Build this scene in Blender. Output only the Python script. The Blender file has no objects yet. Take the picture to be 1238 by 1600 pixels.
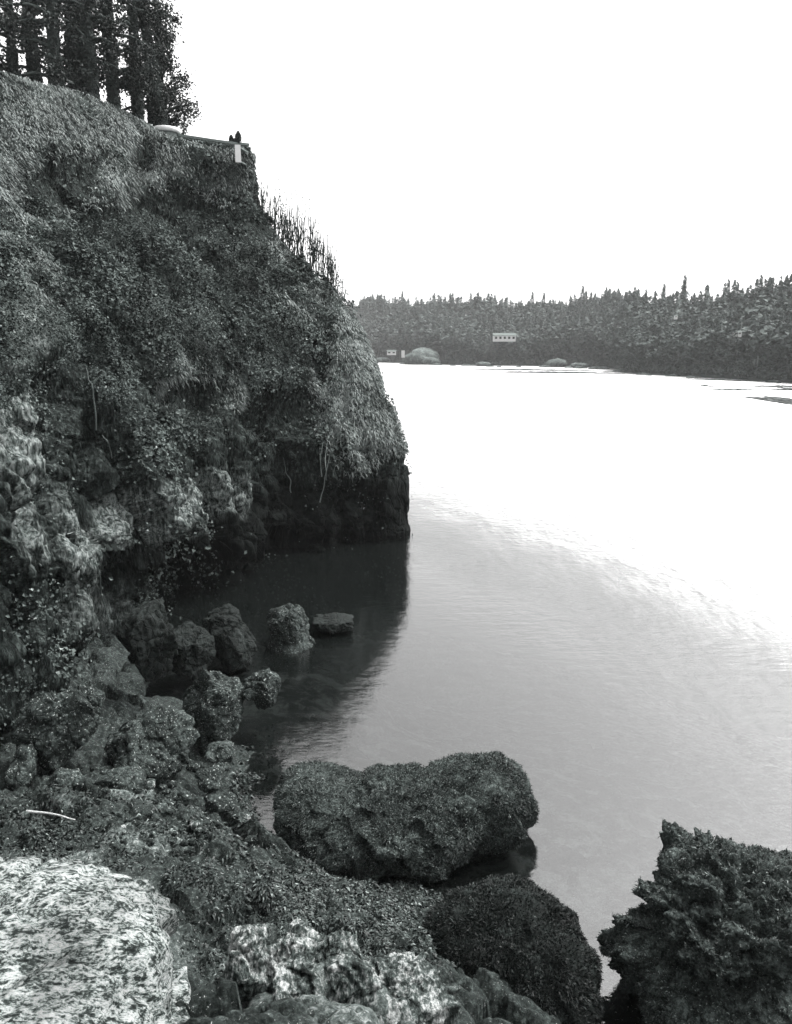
import bpy, math, random
import numpy as np
from mathutils import Vector, Matrix

random.seed(7)
RNG = np.random.default_rng(11)
scene = bpy.context.scene
COL = scene.collection

# ------------------------------------------------------------------ camera, sky, sun, exposure
F, CX, CY, HZ = 1200.0, 619.0, 800.0, 545.0          # pixel focal length, centre and horizon row of the photograph
PITCH = math.atan((CY - HZ) / F)
CAM = np.array([0.0, 0.0, 5.0])
cam_d = bpy.data.cameras.new('camera')
cam = bpy.data.objects.new('camera', cam_d)
COL.objects.link(cam)
cam.location = CAM
cam.rotation_euler = (math.pi / 2 - PITCH, 0, 0)
cam_d.sensor_fit = 'VERTICAL'
cam_d.sensor_height = 24.0
cam_d.lens = 24.0 * F / 1600.0
cam_d.clip_start = 0.05
cam_d.clip_end = 8000
scene.camera = cam

SUN_EL, SUN_AZ = math.radians(58), math.radians(55)   # azimuth measured from +Y towards +X
world = bpy.data.worlds.new('World')
scene.world = world
world.use_nodes = True
wn, wl = world.node_tree.nodes, world.node_tree.links
wn.clear()
sky = wn.new('ShaderNodeTexSky')
sky.sky_type = 'NISHITA'
sky.sun_disc = False
sky.sun_elevation = SUN_EL
sky.sun_rotation = SUN_AZ
sky.air_density = 1.0
sky.dust_density = 4.0
bw = wn.new('ShaderNodeRGBToBW')
bg = wn.new('ShaderNodeBackground')
bg.inputs['Strength'].default_value = 0.15
wo = wn.new('ShaderNodeOutputWorld')
wl.new(sky.outputs[0], bw.inputs[0])
wl.new(bw.outputs[0], bg.inputs['Color'])
wl.new(bg.outputs[0], wo.inputs[0])

sun_d = bpy.data.lights.new('sun', 'SUN')
sun_d.energy = 1.1
sun_d.angle = math.radians(14)
sun_d.color = (1.0, 0.985, 0.96)
sun = bpy.data.objects.new('sun', sun_d)
COL.objects.link(sun)
sd = Vector((math.sin(SUN_AZ) * math.cos(SUN_EL), math.cos(SUN_AZ) * math.cos(SUN_EL), math.sin(SUN_EL)))
sun.rotation_euler = sd.to_track_quat('Z', 'Y').to_euler()

vs = scene.view_settings
vs.view_transform = 'Standard'
vs.look = 'None'
vs.gamma = 1
vs.use_curve_mapping = False
vs.exposure = 1.9
scene.cycles.max_bounces = 6
scene.cycles.transparent_max_bounces = 8
scene.cycles.caustics_reflective = False
scene.cycles.caustics_refractive = False

# ------------------------------------------------------------------ point helpers
cp, sp_ = math.cos(PITCH), math.sin(PITCH)


def ray(px, py):
    dx = (np.asarray(px, float) - CX) / F
    dy = (CY - np.asarray(py, float)) / F
    return dx, cp + dy * sp_, -sp_ + dy * cp


def at(px, py, Y):
    x, y, z = ray(px, py)
    k = Y / y
    return np.array([x * k, y * k, CAM[2] + z * k])


def atz(px, py, z0):
    x, y, z = ray(px, py)
    k = (z0 - CAM[2]) / z
    return np.array([x * k, y * k, CAM[2] + z * k])


def topix(P):
    P = np.asarray(P, float) - CAM
    fwd = P[..., 1] * cp - P[..., 2] * sp_
    up = P[..., 1] * sp_ + P[..., 2] * cp
    fwd = np.where(fwd > 1e-3, fwd, 1e-3)
    return CX + F * P[..., 0] / fwd, CY - F * up / fwd


def depth(P):
    P = np.asarray(P, float) - CAM
    return P[..., 1] * cp - P[..., 2] * sp_


# ------------------------------------------------------------------ noise
def h3(ix, iy, iz, k=0):
    with np.errstate(over='ignore'):
        n = (ix.astype(np.int64) * 374761393 + iy.astype(np.int64) * 668265263 + iz.astype(np.int64) * 2147483647 + k * 1274126177) & 0xFFFFFFFF
        n = ((n ^ (n >> 13)) * 1274126177) & 0xFFFFFFFF
        n = ((n ^ (n >> 16)) * 2246822519) & 0xFFFFFFFF
        n = n ^ (n >> 15)
    return (n & 0xFFFFFF) / float(0xFFFFFF)


def vnoise(P, s=1.0, k=0):
    Q = P * s + 100.37
    I = np.floor(Q)
    f = Q - I
    f = f * f * (3 - 2 * f)
    ix, iy, iz = I[:, 0], I[:, 1], I[:, 2]
    r = 0
    for a in (0, 1):
        wa = f[:, 0] if a else 1 - f[:, 0]
        for b in (0, 1):
            wb = f[:, 1] if b else 1 - f[:, 1]
            for c in (0, 1):
                wc = f[:, 2] if c else 1 - f[:, 2]
                r = r + wa * wb * wc * h3(ix + a, iy + b, iz + c, k)
    return r * 2 - 1


def fbm(P, s=1.0, o=4, k=0, g=0.5):
    r, a, t = 0, 1.0, 0
    for i in range(o):
        r = r + a * vnoise(P + i * 3.17, s, k + i)
        t += a
        a *= g
        s *= 2.03
    return r / t


def facets(P, s, k=0, tilt=0.8):
    """angular blocks: each Voronoi cell gets its own offset and tilt. Returns (height, edge distance)."""
    Q = P * s + 57.1
    I = np.floor(Q)
    best = np.full(len(P), 9.0)
    sec = np.full(len(P), 9.0)
    hh = np.zeros(len(P))
    for a in (-1, 0, 1):
        for b in (-1, 0, 1):
            for c in (-1, 0, 1):
                ix, iy, iz = I[:, 0] + a, I[:, 1] + b, I[:, 2] + c
                d = np.stack([ix + h3(ix, iy, iz, k) - Q[:, 0], iy + h3(ix, iy, iz, k + 1) - Q[:, 1], iz + h3(ix, iy, iz, k + 2) - Q[:, 2]], 1)
                L = np.sqrt((d * d).sum(1))
                val = h3(ix, iy, iz, k + 3) - 0.5 + tilt * (d[:, 0] * (h3(ix, iy, iz, k + 4) - .5) + d[:, 1] * (h3(ix, iy, iz, k + 5) - .5) + d[:, 2] * (h3(ix, iy, iz, k + 6) - .5))
                m = L < best
                sec = np.where(m, best, np.minimum(sec, L))
                hh = np.where(m, val, hh)
                best = np.where(m, L, best)
    return hh, np.clip((sec - best) * 4, 0, 1)


# ------------------------------------------------------------------ mesh helpers
def mesh(name, V, Fc, mat=None, smooth=True, attrs=None):
    """V (n,3), Fc (m,k) all faces the same size"""
    V = np.ascontiguousarray(V, dtype=np.float32)
    Fc = np.ascontiguousarray(Fc, dtype=np.int32)
    me = bpy.data.meshes.new(name)
    me.vertices.add(len(V))
    me.vertices.foreach_set('co', V.ravel())
    k = Fc.shape[1]
    me.loops.add(Fc.size)
    me.loops.foreach_set('vertex_index', Fc.ravel())
    me.polygons.add(len(Fc))
    me.polygons.foreach_set('loop_start', np.arange(0, Fc.size, k, dtype=np.int32))
    me.polygons.foreach_set('use_smooth', np.full(len(Fc), smooth))
    for an, av in (attrs or {}).items():
        at_ = me.attributes.new(an, 'FLOAT', 'POINT')
        at_.data.foreach_set('value', np.ascontiguousarray(av, dtype=np.float32))
    me.update(calc_edges=True)
    me.validate()
    if mat:
        me.materials.append(mat)
    return me


def add(name, me, parent=None, label=None, cat=None, group=None, kind=None, loc=None):
    o = bpy.data.objects.new(name, me)
    COL.objects.link(o)
    if parent:
        o.parent = parent
    if loc is not None:
        o.location = loc
    if label:
        o['label'] = label
    if cat:
        o['category'] = cat
    if group:
        o['group'] = group
    if kind:
        o['kind'] = kind
    return o


def grid_faces(nr, nc):
    r, c = np.meshgrid(np.arange(nr - 1), np.arange(nc - 1), indexing='ij')
    a = (r * nc + c).ravel()
    return np.stack([a, a + 1, a + nc + 1, a + nc], 1)


def grid_normals(G):
    du = np.gradient(G, axis=1)
    dv = np.gradient(G, axis=0)
    n = np.cross(du, dv)
    n /= np.linalg.norm(n, axis=2, keepdims=True) + 1e-9
    return n


def sample_tris(V, T, N, w=None):
    A, B, C = V[T[:, 0]], V[T[:, 1]], V[T[:, 2]]
    cr = np.cross(B - A, C - A)
    ar = np.linalg.norm(cr, axis=1)
    p = ar if w is None else ar * w
    idx = RNG.choice(len(T), N, p=p / p.sum())
    u, v = RNG.random(N), RNG.random(N)
    m = u + v > 1
    u[m], v[m] = 1 - u[m], 1 - v[m]
    P = A[idx] + (B - A)[idx] * u[:, None] + (C - A)[idx] * v[:, None]
    n = cr[idx] / (ar[idx][:, None] + 1e-12)
    return P, n


def quads_to_tris(Q):
    return np.concatenate([Q[:, [0, 1, 2]], Q[:, [0, 2, 3]]])


def unit(v):
    return v / (np.linalg.norm(v, axis=1, keepdims=True) + 1e-9)


def leaves_mesh(name, P, n, size, mat, spread=0.7, up=0.3, aspect=0.8, fold=0.25):
    """one folded rhombic leaf at each point"""
    N = len(P)
    size = np.broadcast_to(size, (N,))[:, None]
    nn = unit(n + RNG.normal(0, spread, (N, 3)) + np.array([0, 0, up]))
    t = unit(np.cross(nn, RNG.normal(0, 1, (N, 3))))
    b = np.cross(nn, t)
    base = P - t * size * .5
    V = np.stack([base, P + b * size * .5 * aspect + nn * size * fold, P + t * size * .5, P - b * size * .5 * aspect + nn * size * fold], 1).reshape(-1, 3)
    i = np.arange(N)[:, None] * 4
    T = np.concatenate([i + np.array([[0, 2, 1]]), i + np.array([[0, 3, 2]])], 1).reshape(-1, 3)
    return mesh(name, V, T, mat, smooth=False)


def blades_mesh(name, P, d, length, width, mat, droop=0.5, seg=2):
    """tapering strap blades from P along d, bending down"""
    N = len(P)
    length = np.broadcast_to(length, (N,))[:, None]
    width = np.broadcast_to(width, (N,))[:, None]
    d = unit(d)
    side = unit(np.cross(d, RNG.normal(0, 1, (N, 3))))
    g = np.array([0, 0, -1.0])
    m1 = P + d * length * .5
    m2 = m1 + unit(d + g * droop) * length * .5
    if seg == 1:
        V = np.stack([P - side * width * .5, P + side * width * .5, m2], 1).reshape(-1, 3)
        i = np.arange(N)[:, None] * 3
        T = (i + np.array([[0, 1, 2]]))
    else:
        V = np.stack([P - side * width * .3, P + side * width * .3, m1 + side * width * .5, m1 - side * width * .5, m2], 1).reshape(-1, 3)
        i = np.arange(N)[:, None] * 5
        T = np.concatenate([i + np.array([[0, 1, 2]]), i + np.array([[0, 2, 3]]), i + np.array([[3, 2, 4]])], 1).reshape(-1, 3)
    return mesh(name, V, T, mat, smooth=False)


def tube(pts, rad, sides=7, cap=True):
    pts = np.asarray(pts, float)
    rad = np.broadcast_to(rad, (len(pts),))
    V, Fc = [], []
    for i, p in enumerate(pts):
        d = pts[min(i + 1, len(pts) - 1)] - pts[max(i - 1, 0)]
        d /= np.linalg.norm(d) + 1e-9
        a = np.cross(d, [0, 1, .1] if abs(d[1]) < .9 else [1, 0, 0])
        a /= np.linalg.norm(a)
        b = np.cross(d, a)
        for k in range(sides):
            t = 2 * math.pi * k / sides
            V.append(p + rad[i] * (a * math.cos(t) + b * math.sin(t)))
    for i in range(len(pts) - 1):
        for k in range(sides):
            q = (k + 1) % sides
            Fc.append((i * sides + k, i * sides + q, (i + 1) * sides + q, (i + 1) * sides + k))
    return np.array(V), np.array(Fc)


def join(parts):
    Vs, Fs, n = [], [], 0
    for V, Fc in parts:
        Vs.append(V)
        Fs.append(Fc + n)
        n += len(V)
    return np.concatenate(Vs), np.concatenate(Fs)


def catmull(C, n, axis):
    C = np.moveaxis(C, axis, 0)
    m = len(C)
    t = np.linspace(0, m - 1, n)
    i = np.clip(np.floor(t).astype(int), 0, m - 2)
    f = (t - i).reshape((-1,) + (1,) * (C.ndim - 1))
    ext = np.concatenate([2 * C[:1] - C[1:2], C, 2 * C[-1:] - C[-2:-1]])
    p0, p1, p2, p3 = ext[i], ext[i + 1], ext[i + 2], ext[i + 3]
    r = .5 * (2 * p1 + (p2 - p0) * f + (2 * p0 - 5 * p1 + 4 * p2 - p3) * f ** 2 + (3 * p1 - p0 - 3 * p2 + p3) * f ** 3)
    return np.moveaxis(r, 0, axis)


# ------------------------------------------------------------------ materials
def gcol(v, tint=1.0):
    """near-neutral grey, the darker the slightly greener, like the print"""
    k = tint * (1 - min(1, v / .5))
    return (v * (1 - .16 * k), v * (1 + .05 * k), v * (1 - .01 * k), 1)


def matbase(name):
    m = bpy.data.materials.new(name)
    m.use_nodes = True
    nt = m.node_tree
    return m, nt, nt.nodes, nt.links, nt.nodes['Principled BSDF']


def mk_noise(nt, scale, detail=8, rough=.6, coord=None, typ='noise', stretch=None, distort=.3):
    if typ == 'noise':
        n = nt.nodes.new('ShaderNodeTexNoise')
        n.inputs['Distortion'].default_value = distort
        n.inputs['Detail'].default_value = detail
        n.inputs['Roughness'].default_value = rough
    else:
        n = nt.nodes.new('ShaderNodeTexVoronoi')
        n.feature = typ
    n.inputs['Scale'].default_value = scale
    if coord is not None:
        if stretch:
            mp = nt.nodes.new('ShaderNodeMapping')
            mp.inputs['Scale'].default_value = stretch
            nt.links.new(coord, mp.inputs['Vector'])
            nt.links.new(mp.outputs[0], n.inputs['Vector'])
        else:
            nt.links.new(coord, n.inputs['Vector'])
    return n


def ramp(nt, src, stops):
    r = nt.nodes.new('ShaderNodeValToRGB')
    el = r.color_ramp.elements
    while len(el) > 1:
        el.remove(el[-1])
    el[0].position, el[0].color = stops[0][0], gcol(stops[0][1])
    for p, v in stops[1:]:
        e = el.new(p)
        e.color = gcol(v)
    nt.links.new(src, r.inputs[0])
    return r


def mixc(nt, fac, a, b, mode='MIX'):
    m = nt.nodes.new('ShaderNodeMix')
    m.data_type = 'RGBA'
    m.blend_type = mode
    for s, v in ((m.inputs[0], fac), (m.inputs[6], a), (m.inputs[7], b)):
        if isinstance(v, (int, float)):
            s.default_value = v
        elif isinstance(v, tuple):
            s.default_value = v
        else:
            nt.links.new(v, s)
    return m.outputs[2]


def bumpn(nt, src, strength, dist, bs):
    b = nt.nodes.new('ShaderNodeBump')
    b.inputs['Strength'].default_value = strength
    b.inputs['Distance'].default_value = dist
    nt.links.new(src, b.inputs['Height'])
    prev = bs.inputs['Normal'].links[0].from_socket if bs.inputs['Normal'].links else None
    if prev:
        nt.links.new(prev, b.inputs['Normal'])
    nt.links.new(b.outputs[0], bs.inputs['Normal'])
    return b


def rock_mat(name, stops, scale=3.0, fine=26, rough=.8, speck=None, crack=.5, stretch=None, dist=.03, patch=None):
    m, nt, N, L, bs = matbase(name)
    geo = N.new('ShaderNodeNewGeometry')
    pos = geo.outputs['Position']
    big = mk_noise(nt, scale, 10, .68, pos, stretch=stretch)
    fin = mk_noise(nt, fine, 8, .7, pos, stretch=stretch)
    mx = N.new('ShaderNodeMath')
    mx.operation = 'MULTIPLY_ADD'
    mx.inputs[1].default_value = .55
    L.new(fin.outputs[0], mx.inputs[0])
    m2 = N.new('ShaderNodeMath')
    m2.operation = 'MULTIPLY'
    m2.inputs[1].default_value = .45
    L.new(big.outputs[0], m2.inputs[0])
    L.new(m2.outputs[0], mx.inputs[2])
    c = ramp(nt, mx.outputs[0], stops).outputs[0]
    if patch:
        pn = mk_noise(nt, patch[0], 5, .65, pos)
        c = mixc(nt, 1.0, c, ramp(nt, pn.outputs[0], [(.4, patch[1]), (.54, 1)]).outputs[0], 'MULTIPLY')
    if speck:
        v = mk_noise(nt, speck[0], 3, .5, pos)
        r = ramp(nt, v.outputs[0], [(0, 0), (speck[1], 0), (speck[1] + .03, 1)])
        c = mixc(nt, r.outputs[0], c, gcol(speck[2]))
    L.new(c, bs.inputs['Base Color'])
    bs.inputs['Roughness'].default_value = rough
    bs.inputs['Specular IOR Level'].default_value = .08
    vr = mk_noise(nt, scale * 2.2, coord=pos, typ='DISTANCE_TO_EDGE', stretch=stretch)
    rr = ramp(nt, vr.outputs['Distance'], [(0, 0), (.06, 1)])
    bumpn(nt, rr.outputs[0], crack, dist, bs)
    bumpn(nt, fin.outputs[0], .9, dist, bs)
    return m


def leaf_mat(name, lo, hi, rough=.5, spec=.4, bright=None, trans=0):
    m, nt, N, L, bs = matbase(name)
    geo = N.new('ShaderNodeNewGeometry')
    st = [(0, lo), (.8, hi)]
    if bright:
        st += [(bright[0], hi), (bright[0] + .01, bright[1])]
    else:
        st += [(1, hi)]
    c = ramp(nt, geo.outputs['Random Per Island'], st).outputs[0]
    big = mk_noise(nt, .9, 3, .6, geo.outputs['Position'])
    r2 = ramp(nt, big.outputs[0], [(.36, .42), (.58, 1.0)])
    L.new(mixc(nt, 1.0, c, r2.outputs[0], 'MULTIPLY'), bs.inputs['Base Color'])
    bs.inputs['Roughness'].default_value = rough
    bs.inputs['Specular IOR Level'].default_value = spec
    return m


M = {}
M['ivy'] = leaf_mat('ivy_leaf', .06, .12, .7, .1, bright=(.975, .28))
M['trunk_ivy'] = leaf_mat('trunk_ivy', .06, .11, .7, .2)
M['grass'] = leaf_mat('dry_grass', .12, .27, .7, .2)
M['moss'] = leaf_mat('moss_blade', .05, .12, .8, .15)
M['weed_mid'] = leaf_mat('rockweed_mid', .012, .065, .5, .2, bright=(.93, .2))
M['weed_dark'] = leaf_mat('rockweed_dark', .006, .018, .5, .15, bright=(.95, .08))
M['fir'] = leaf_mat('fir_needles', .09, .12, .8, .1)
M['tree_leaf'] = leaf_mat('tree_leaf', .02, .05, .6, .2)
M['bark'] = rock_mat('bark', [(.3, .03), (.7, .09)], 5, 30, .9)
M['twig'] = rock_mat('bare_twig', [(.3, .03), (.7, .08)], 20, 60, .9)
M['pale_wood'] = rock_mat('bleached_wood', [(.3, .35), (.7, .6)], 20, 60, .9)
M['root'] = rock_mat('pale_root', [(.3, .06), (.7, .2)], 20, 60, .9)
M['white_rock'] = rock_mat('white_lichen_rock', [(.39, .012), (.465, .04), (.5, .2), (.54, .36), (.62, .46)], 13, 44, .9, crack=.15, stretch=(1, 1.7, 2.2), dist=.025, patch=(2.6, .55))
M['pale_rock'] = rock_mat('pale_streaked_rock', [(.42, .01), (.5, .07), (.6, .42)], 5, 26, .8, crack=.5, stretch=(1.5, 1, .8), dist=.03)
M['beach_rock'] = rock_mat('dark_shore_rock', [(.38, .008), (.52, .03), (.63, .11)], 4, 26, .7, speck=(45, .63, .3), crack=.6, dist=.03)
M['weed_rock'] = rock_mat('rock_under_weed', [(.4, .006), (.5, .03), (.6, .1)], 8, 42, .8, speck=(60, .66, .25))
M['weed_rock_dark'] = rock_mat('dark_rock_under_weed', [(.4, .004), (.52, .012), (.62, .04)], 8, 42, .8)
M['black_rock'] = rock_mat('black_wet_rock', [(.4, .008), (.56, .02), (.66, .07)], 3, 22, .6, crack=.8, dist=.05)
M['concrete'] = rock_mat('weathered_concrete', [(.3, .1), (.7, .22)], 1.5, 18, .9, crack=.05, dist=.01)
M['white_paint'] = rock_mat('white_paint', [(.3, .72), (.7, .82)], 2, 12, .6, crack=0, dist=.001)
M['roof_grey'] = rock_mat('grey_roofing', [(.3, .1), (.7, .16)], 2, 12, .8, crack=.1, dist=.01)
M['glass'] = rock_mat('dark_window_glass', [(.3, .02), (.7, .04)], 2, 12, .1, crack=0, dist=.001)
M['shore_rock'] = rock_mat('far_shore_rock', [(.38, .03), (.5, .1), (.6, .24)], .8, 4, .9, crack=.5, dist=.2)
M['far_ground'] = rock_mat('wooded_ground', [(.35, .04), (.65, .1)], .4, 4, .9, crack=.1, dist=.1)
M['kelp'] = rock_mat('kelp_line', [(.35, .02), (.65, .05)], 2, 9, .5, crack=.2, dist=.05)  # dark grey of the bars and ripple flakes on the far water

# cliff: soil and moss, bare rock where the attribute says so
m, nt, N, L, bs = matbase('cliff_face')
geo = N.new('ShaderNodeNewGeometry')
pos = geo.outputs['Position']
n1 = mk_noise(nt, 1.5, 10, .7, pos, stretch=(1.2, 1.2, .45))
n2 = mk_noise(nt, 14, 8, .7, pos, stretch=(1.3, 1.3, .4))
n3 = mk_noise(nt, 40, 4, .6, pos)
dark = ramp(nt, n2.outputs[0], [(.36, .005), (.52, .022), (.66, .08)]).outputs[0]
pale = ramp(nt, n2.outputs[0], [(.37, .012), (.47, .08), (.6, .3)]).outputs[0]
moss = ramp(nt, n3.outputs[0], [(.3, .03), (.7, .11)]).outputs[0]
ap = N.new('ShaderNodeAttribute'); ap.attribute_name = 'pale'
am = N.new('ShaderNodeAttribute'); am.attribute_name = 'moss'
def brk(attr, g=1.0, o=1.55):
    a = N.new('ShaderNodeMath'); a.operation = 'MULTIPLY_ADD'
    L.new(n1.outputs[0], a.inputs[0]); a.inputs[1].default_value = 2.2
    s_ = N.new('ShaderNodeMath'); s_.operation = 'SUBTRACT'
    g_ = N.new('ShaderNodeMath'); g_.operation = 'MULTIPLY'; g_.inputs[1].default_value = g
    L.new(attr.outputs['Fac'], g_.inputs[0])
    L.new(g_.outputs[0], s_.inputs[0]); s_.inputs[1].default_value = o
    L.new(s_.outputs[0], a.inputs[2]); a.use_clamp = True
    return a.outputs[0]
c = mixc(nt, brk(am), dark, moss)
c = mixc(nt, brk(ap, 1.6, 1.35), c, pale)
wa = N.new('ShaderNodeAttribute'); wa.attribute_name = 'wet'  # darkens the lower cliff colour: overhang shade plus tidal wet rock
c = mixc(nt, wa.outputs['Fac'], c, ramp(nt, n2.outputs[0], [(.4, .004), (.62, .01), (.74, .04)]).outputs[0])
L.new(c, bs.inputs['Base Color'])
bs.inputs['Roughness'].default_value = .8
bs.inputs['Specular IOR Level'].default_value = .04
bumpn(nt, n2.outputs[0], 1, .08, bs)
vr = mk_noise(nt, 3.2, coord=pos, typ='DISTANCE_TO_EDGE', stretch=(1, 1, .55))
bumpn(nt, ramp(nt, vr.outputs['Distance'], [(0, 0), (.08, 1)]).outputs[0], .6, .06, bs)
M['cliff'] = m

# foreshore ground
m, nt, N, L, bs = matbase('foreshore')
geo = N.new('ShaderNodeNewGeometry')
pos = geo.outputs['Position']
n1 = mk_noise(nt, 2.2, 10, .7, pos)
n2 = mk_noise(nt, 24, 8, .75, pos)
n3 = mk_noise(nt, 60, 3, .6, pos)
dark = ramp(nt, n2.outputs[0], [(.36, .008), (.54, .035), (.66, .12)]).outputs[0]
pale = ramp(nt, n2.outputs[0], [(.38, .03), (.52, .12), (.64, .34)]).outputs[0]
ap = N.new('ShaderNodeAttribute'); ap.attribute_name = 'pale'
bed = N.new('ShaderNodeAttribute'); bed.attribute_name = 'bed'
c = mixc(nt, brk(ap, 1.6, 1.45), dark, pale)
sand = ramp(nt, n1.outputs[0], [(.42, .008), (.5, .035), (.6, .2)]).outputs[0]
c = mixc(nt, bed.outputs['Fac'], c, sand)
sp = ramp(nt, n3.outputs[0], [(.66, 0), (.69, 1)]).outputs[0]
c = mixc(nt, sp, c, gcol(.4))
L.new(c, bs.inputs['Base Color'])
bs.inputs['Roughness'].default_value = .75
bs.inputs['Specular IOR Level'].default_value = .08
bumpn(nt, n2.outputs[0], 1, .04, bs)
M['shore'] = m

# water
m, nt, N, L, bs = matbase('sea_water')
N.remove(bs)
out = [n for n in N if n.type == 'OUTPUT_MATERIAL'][0]
geo = N.new('ShaderNodeNewGeometry')
pos = geo.outputs['Position']
sep = N.new('ShaderNodeSeparateXYZ')
L.new(pos, sep.inputs[0])
def mrange(src, a, b, c_, d):
    r = N.new('ShaderNodeMapRange')
    L.new(src, r.inputs[0])
    r.inputs[1].default_value, r.inputs[2].default_value, r.inputs[3].default_value, r.inputs[4].default_value = a, b, c_, d
    return r.outputs[0]
w1 = mk_noise(nt, 2.6, 5, .65, pos, distort=0, stretch=(.8, 1.5, 1))
w2 = mk_noise(nt, .8, 3, .55, pos, distort=0, stretch=(1.5, .5, 1))
w2.inputs['Vector'].links[0].from_node.inputs['Rotation'].default_value = (0, 0, math.radians(25))
w3 = mk_noise(nt, .045, 3, .6, pos)
tl = N.new('ShaderNodeMath'); tl.operation = 'MULTIPLY_ADD'; tl.inputs[1].default_value = 2.2
L.new(sep.outputs[0], tl.inputs[0]); L.new(sep.outputs[1], tl.inputs[2])
wp = mk_noise(nt, .35, 4, .6, pos)
tn = N.new('ShaderNodeMath'); tn.operation = 'MULTIPLY_ADD'; tn.inputs[1].default_value = 9.0
L.new(wp.outputs[0], tn.inputs[0]); L.new(tl.outputs[0], tn.inputs[2])
TT = tn.outputs[0]
bstr = mrange(TT, 19, 34, .05, .5)
b1 = N.new('ShaderNodeBump'); b1.inputs['Distance'].default_value = .12
L.new(bstr, b1.inputs['Strength']); L.new(w1.outputs[0], b1.inputs['Height'])
b2 = N.new('ShaderNodeBump'); b2.inputs['Distance'].default_value = .5
L.new(mrange(TT, 22, 34, .02, .3), b2.inputs['Strength']); L.new(w2.outputs[0], b2.inputs['Height']); L.new(b1.outputs[0], b2.inputs['Normal'])
gl = N.new('ShaderNodeBsdfGlossy')
L.new(b2.outputs[0], gl.inputs['Normal'])
w4 = mk_noise(nt, 22, 4, .6, pos, distort=0)
b3 = N.new('ShaderNodeBump'); b3.inputs['Distance'].default_value = .01
b3.inputs['Strength'].default_value = .045
L.new(w4.outputs[0], b3.inputs['Height']); L.new(b2.outputs[0], b3.inputs['Normal'])
L.new(b3.outputs[0], gl.inputs['Normal'])
L.new(mrange(TT, 20, 38, .012, .42), gl.inputs['Roughness'])
gl.inputs['Color'].default_value = (1, 1, 1, 1)
fr = N.new('ShaderNodeFresnel')
fr.inputs['IOR'].default_value = 1.9
L.new(b2.outputs[0], fr.inputs['Normal'])
tr = N.new('ShaderNodeBsdfTransparent')
tr.inputs['Color'].default_value = gcol(.75)
df = N.new('ShaderNodeBsdfDiffuse')
df.inputs['Color'].default_value = gcol(.006)
body = N.new('ShaderNodeMixShader')
L.new(mrange(sep.outputs[1], 5, 14, .12, .7), body.inputs[0])
L.new(tr.outputs[0], body.inputs[1]); L.new(df.outputs[0], body.inputs[2])
mx = N.new('ShaderNodeMixShader')
L.new(fr.outputs[0], mx.inputs[0]); L.new(body.outputs[0], mx.inputs[1]); L.new(gl.outputs[0], mx.inputs[2])
L.new(mx.outputs[0], out.inputs['Surface'])
M['water'] = m

# ------------------------------------------------------------------ water, deep bed
S = 1500
V = np.array([[-S, -50, 0], [S, -50, 0], [S, S, 0], [-S, S, 0]])
add('water', mesh('water', V, np.array([[0, 1, 2, 3]]), M['water']), kind='structure', label='calm pale sea water between the cliff and the far shore', cat='water')
V = V + np.array([0, 0, -6.0])
add('seabed', mesh('seabed', V * [1, 1, 1], np.array([[0, 1, 2, 3]]), M['black_rock']), kind='structure', label='deep sea bed under the water', cat='seabed')

# ------------------------------------------------------------------ cliff
SS = [-.35, 0, .15, .3, .45, .6, .75, .88, 1.0]
ROWS = [
    (391, [82, 122, 138, 152, 175, 206, 226, 236, 242], [17, 19.5, 20.5, 22, 23.5, 24.6, 25.0, 25.5, 26.2]),
    (393, [200, 225, 235, 250, 265, 283, 298, 308, 316], [15, 17.5, 18.5, 20, 21.5, 23.2, 24.4, 25.2, 26.0]),
    (450, [300, 320, 330, 345, 355, 370, 382, 390, 397], [13, 15.5, 16.7, 18.3, 20, 21.8, 23.4, 24.2, 24.9]),
    (535, [390, 400, 410, 420, 430, 440, 452, 462, 474], [11.5, 13.5, 14.7, 16.3, 18, 19.8, 21.4, 22.3, 23.0]),
    (584, [520, 525, 530, 540, 545, 550, 560, 568, 575], [9.3, 10.8, 12.2, 14, 16, 18, 20, 21, 21.8]),
    (596, [600, 605, 608, 612, 615, 618, 622, 626, 630], [8.4, 9.8, 11.3, 13.1, 15.1, 17.3, 19.4, 20.5, 21.2]),
    (630, [690, 688, 688, 688, 688, 688, 690, 690, 690], [7.8, 9, 10.6, 12.5, 14.6, 16.8, 18.9, 20, 20.7]),
    (633, [770, 775, 780, 785, 785, 780, 775, 772, 770], [7.3, 8.4, 10, 12, 14.1, 16.3, 18.5, 19.7, 20.4]),
    (632, [860, 865, 868, 870, 866, 850, 830, 820, 815], [6.9, 7.9, 9.5, 11.4, 13.6, 15.9, 18.2, 19.5, 20.3]),
    (633, [905, 910, 912, 905, 893, 872, 848, 835, 830], [6.8, 7.7, 10, 12.9, 15.2, 17.2, 18.9, 19.7, 20.1]),
    (635, [1050, 1060, 1050, 1010, 952, 908, 874, 854, 846], [6.7, 7.2, 9.8, 12.6, 14.8, 16.8, 18.4, 19.7, 20.2]),
]
ctrl = []
for sil, pys, Ys in ROWS:
    row = [at(s * sil, py, Y) for s, py, Y in zip(SS, pys, Ys)]
    nose = row[-1]
    row += [nose + [-.5, 1.6, 0], nose + [-2.5, 4.5, .1], nose + [-8, 9, .3], nose + [-20, 14, .5]]
    ctrl.append(row)
foot = [p * [1, 1, 0] + [0, 0, -2.6] for p in ctrl[-1]]
ctrl.append(foot)
top1 = [p + [-.4, 2.5, .25 if i < 6 else .05] for i, p in enumerate(ctrl[0])]
top2 = [p + [-2, 14, .4] for p in ctrl[0]]
ctrl = [top2, top1] + ctrl
ctrl = np.array(ctrl)
NR, NC = 480, 620
G = catmull(catmull(ctrl, NR, 0), NC, 1)
nrm = grid_normals(G)
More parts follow.
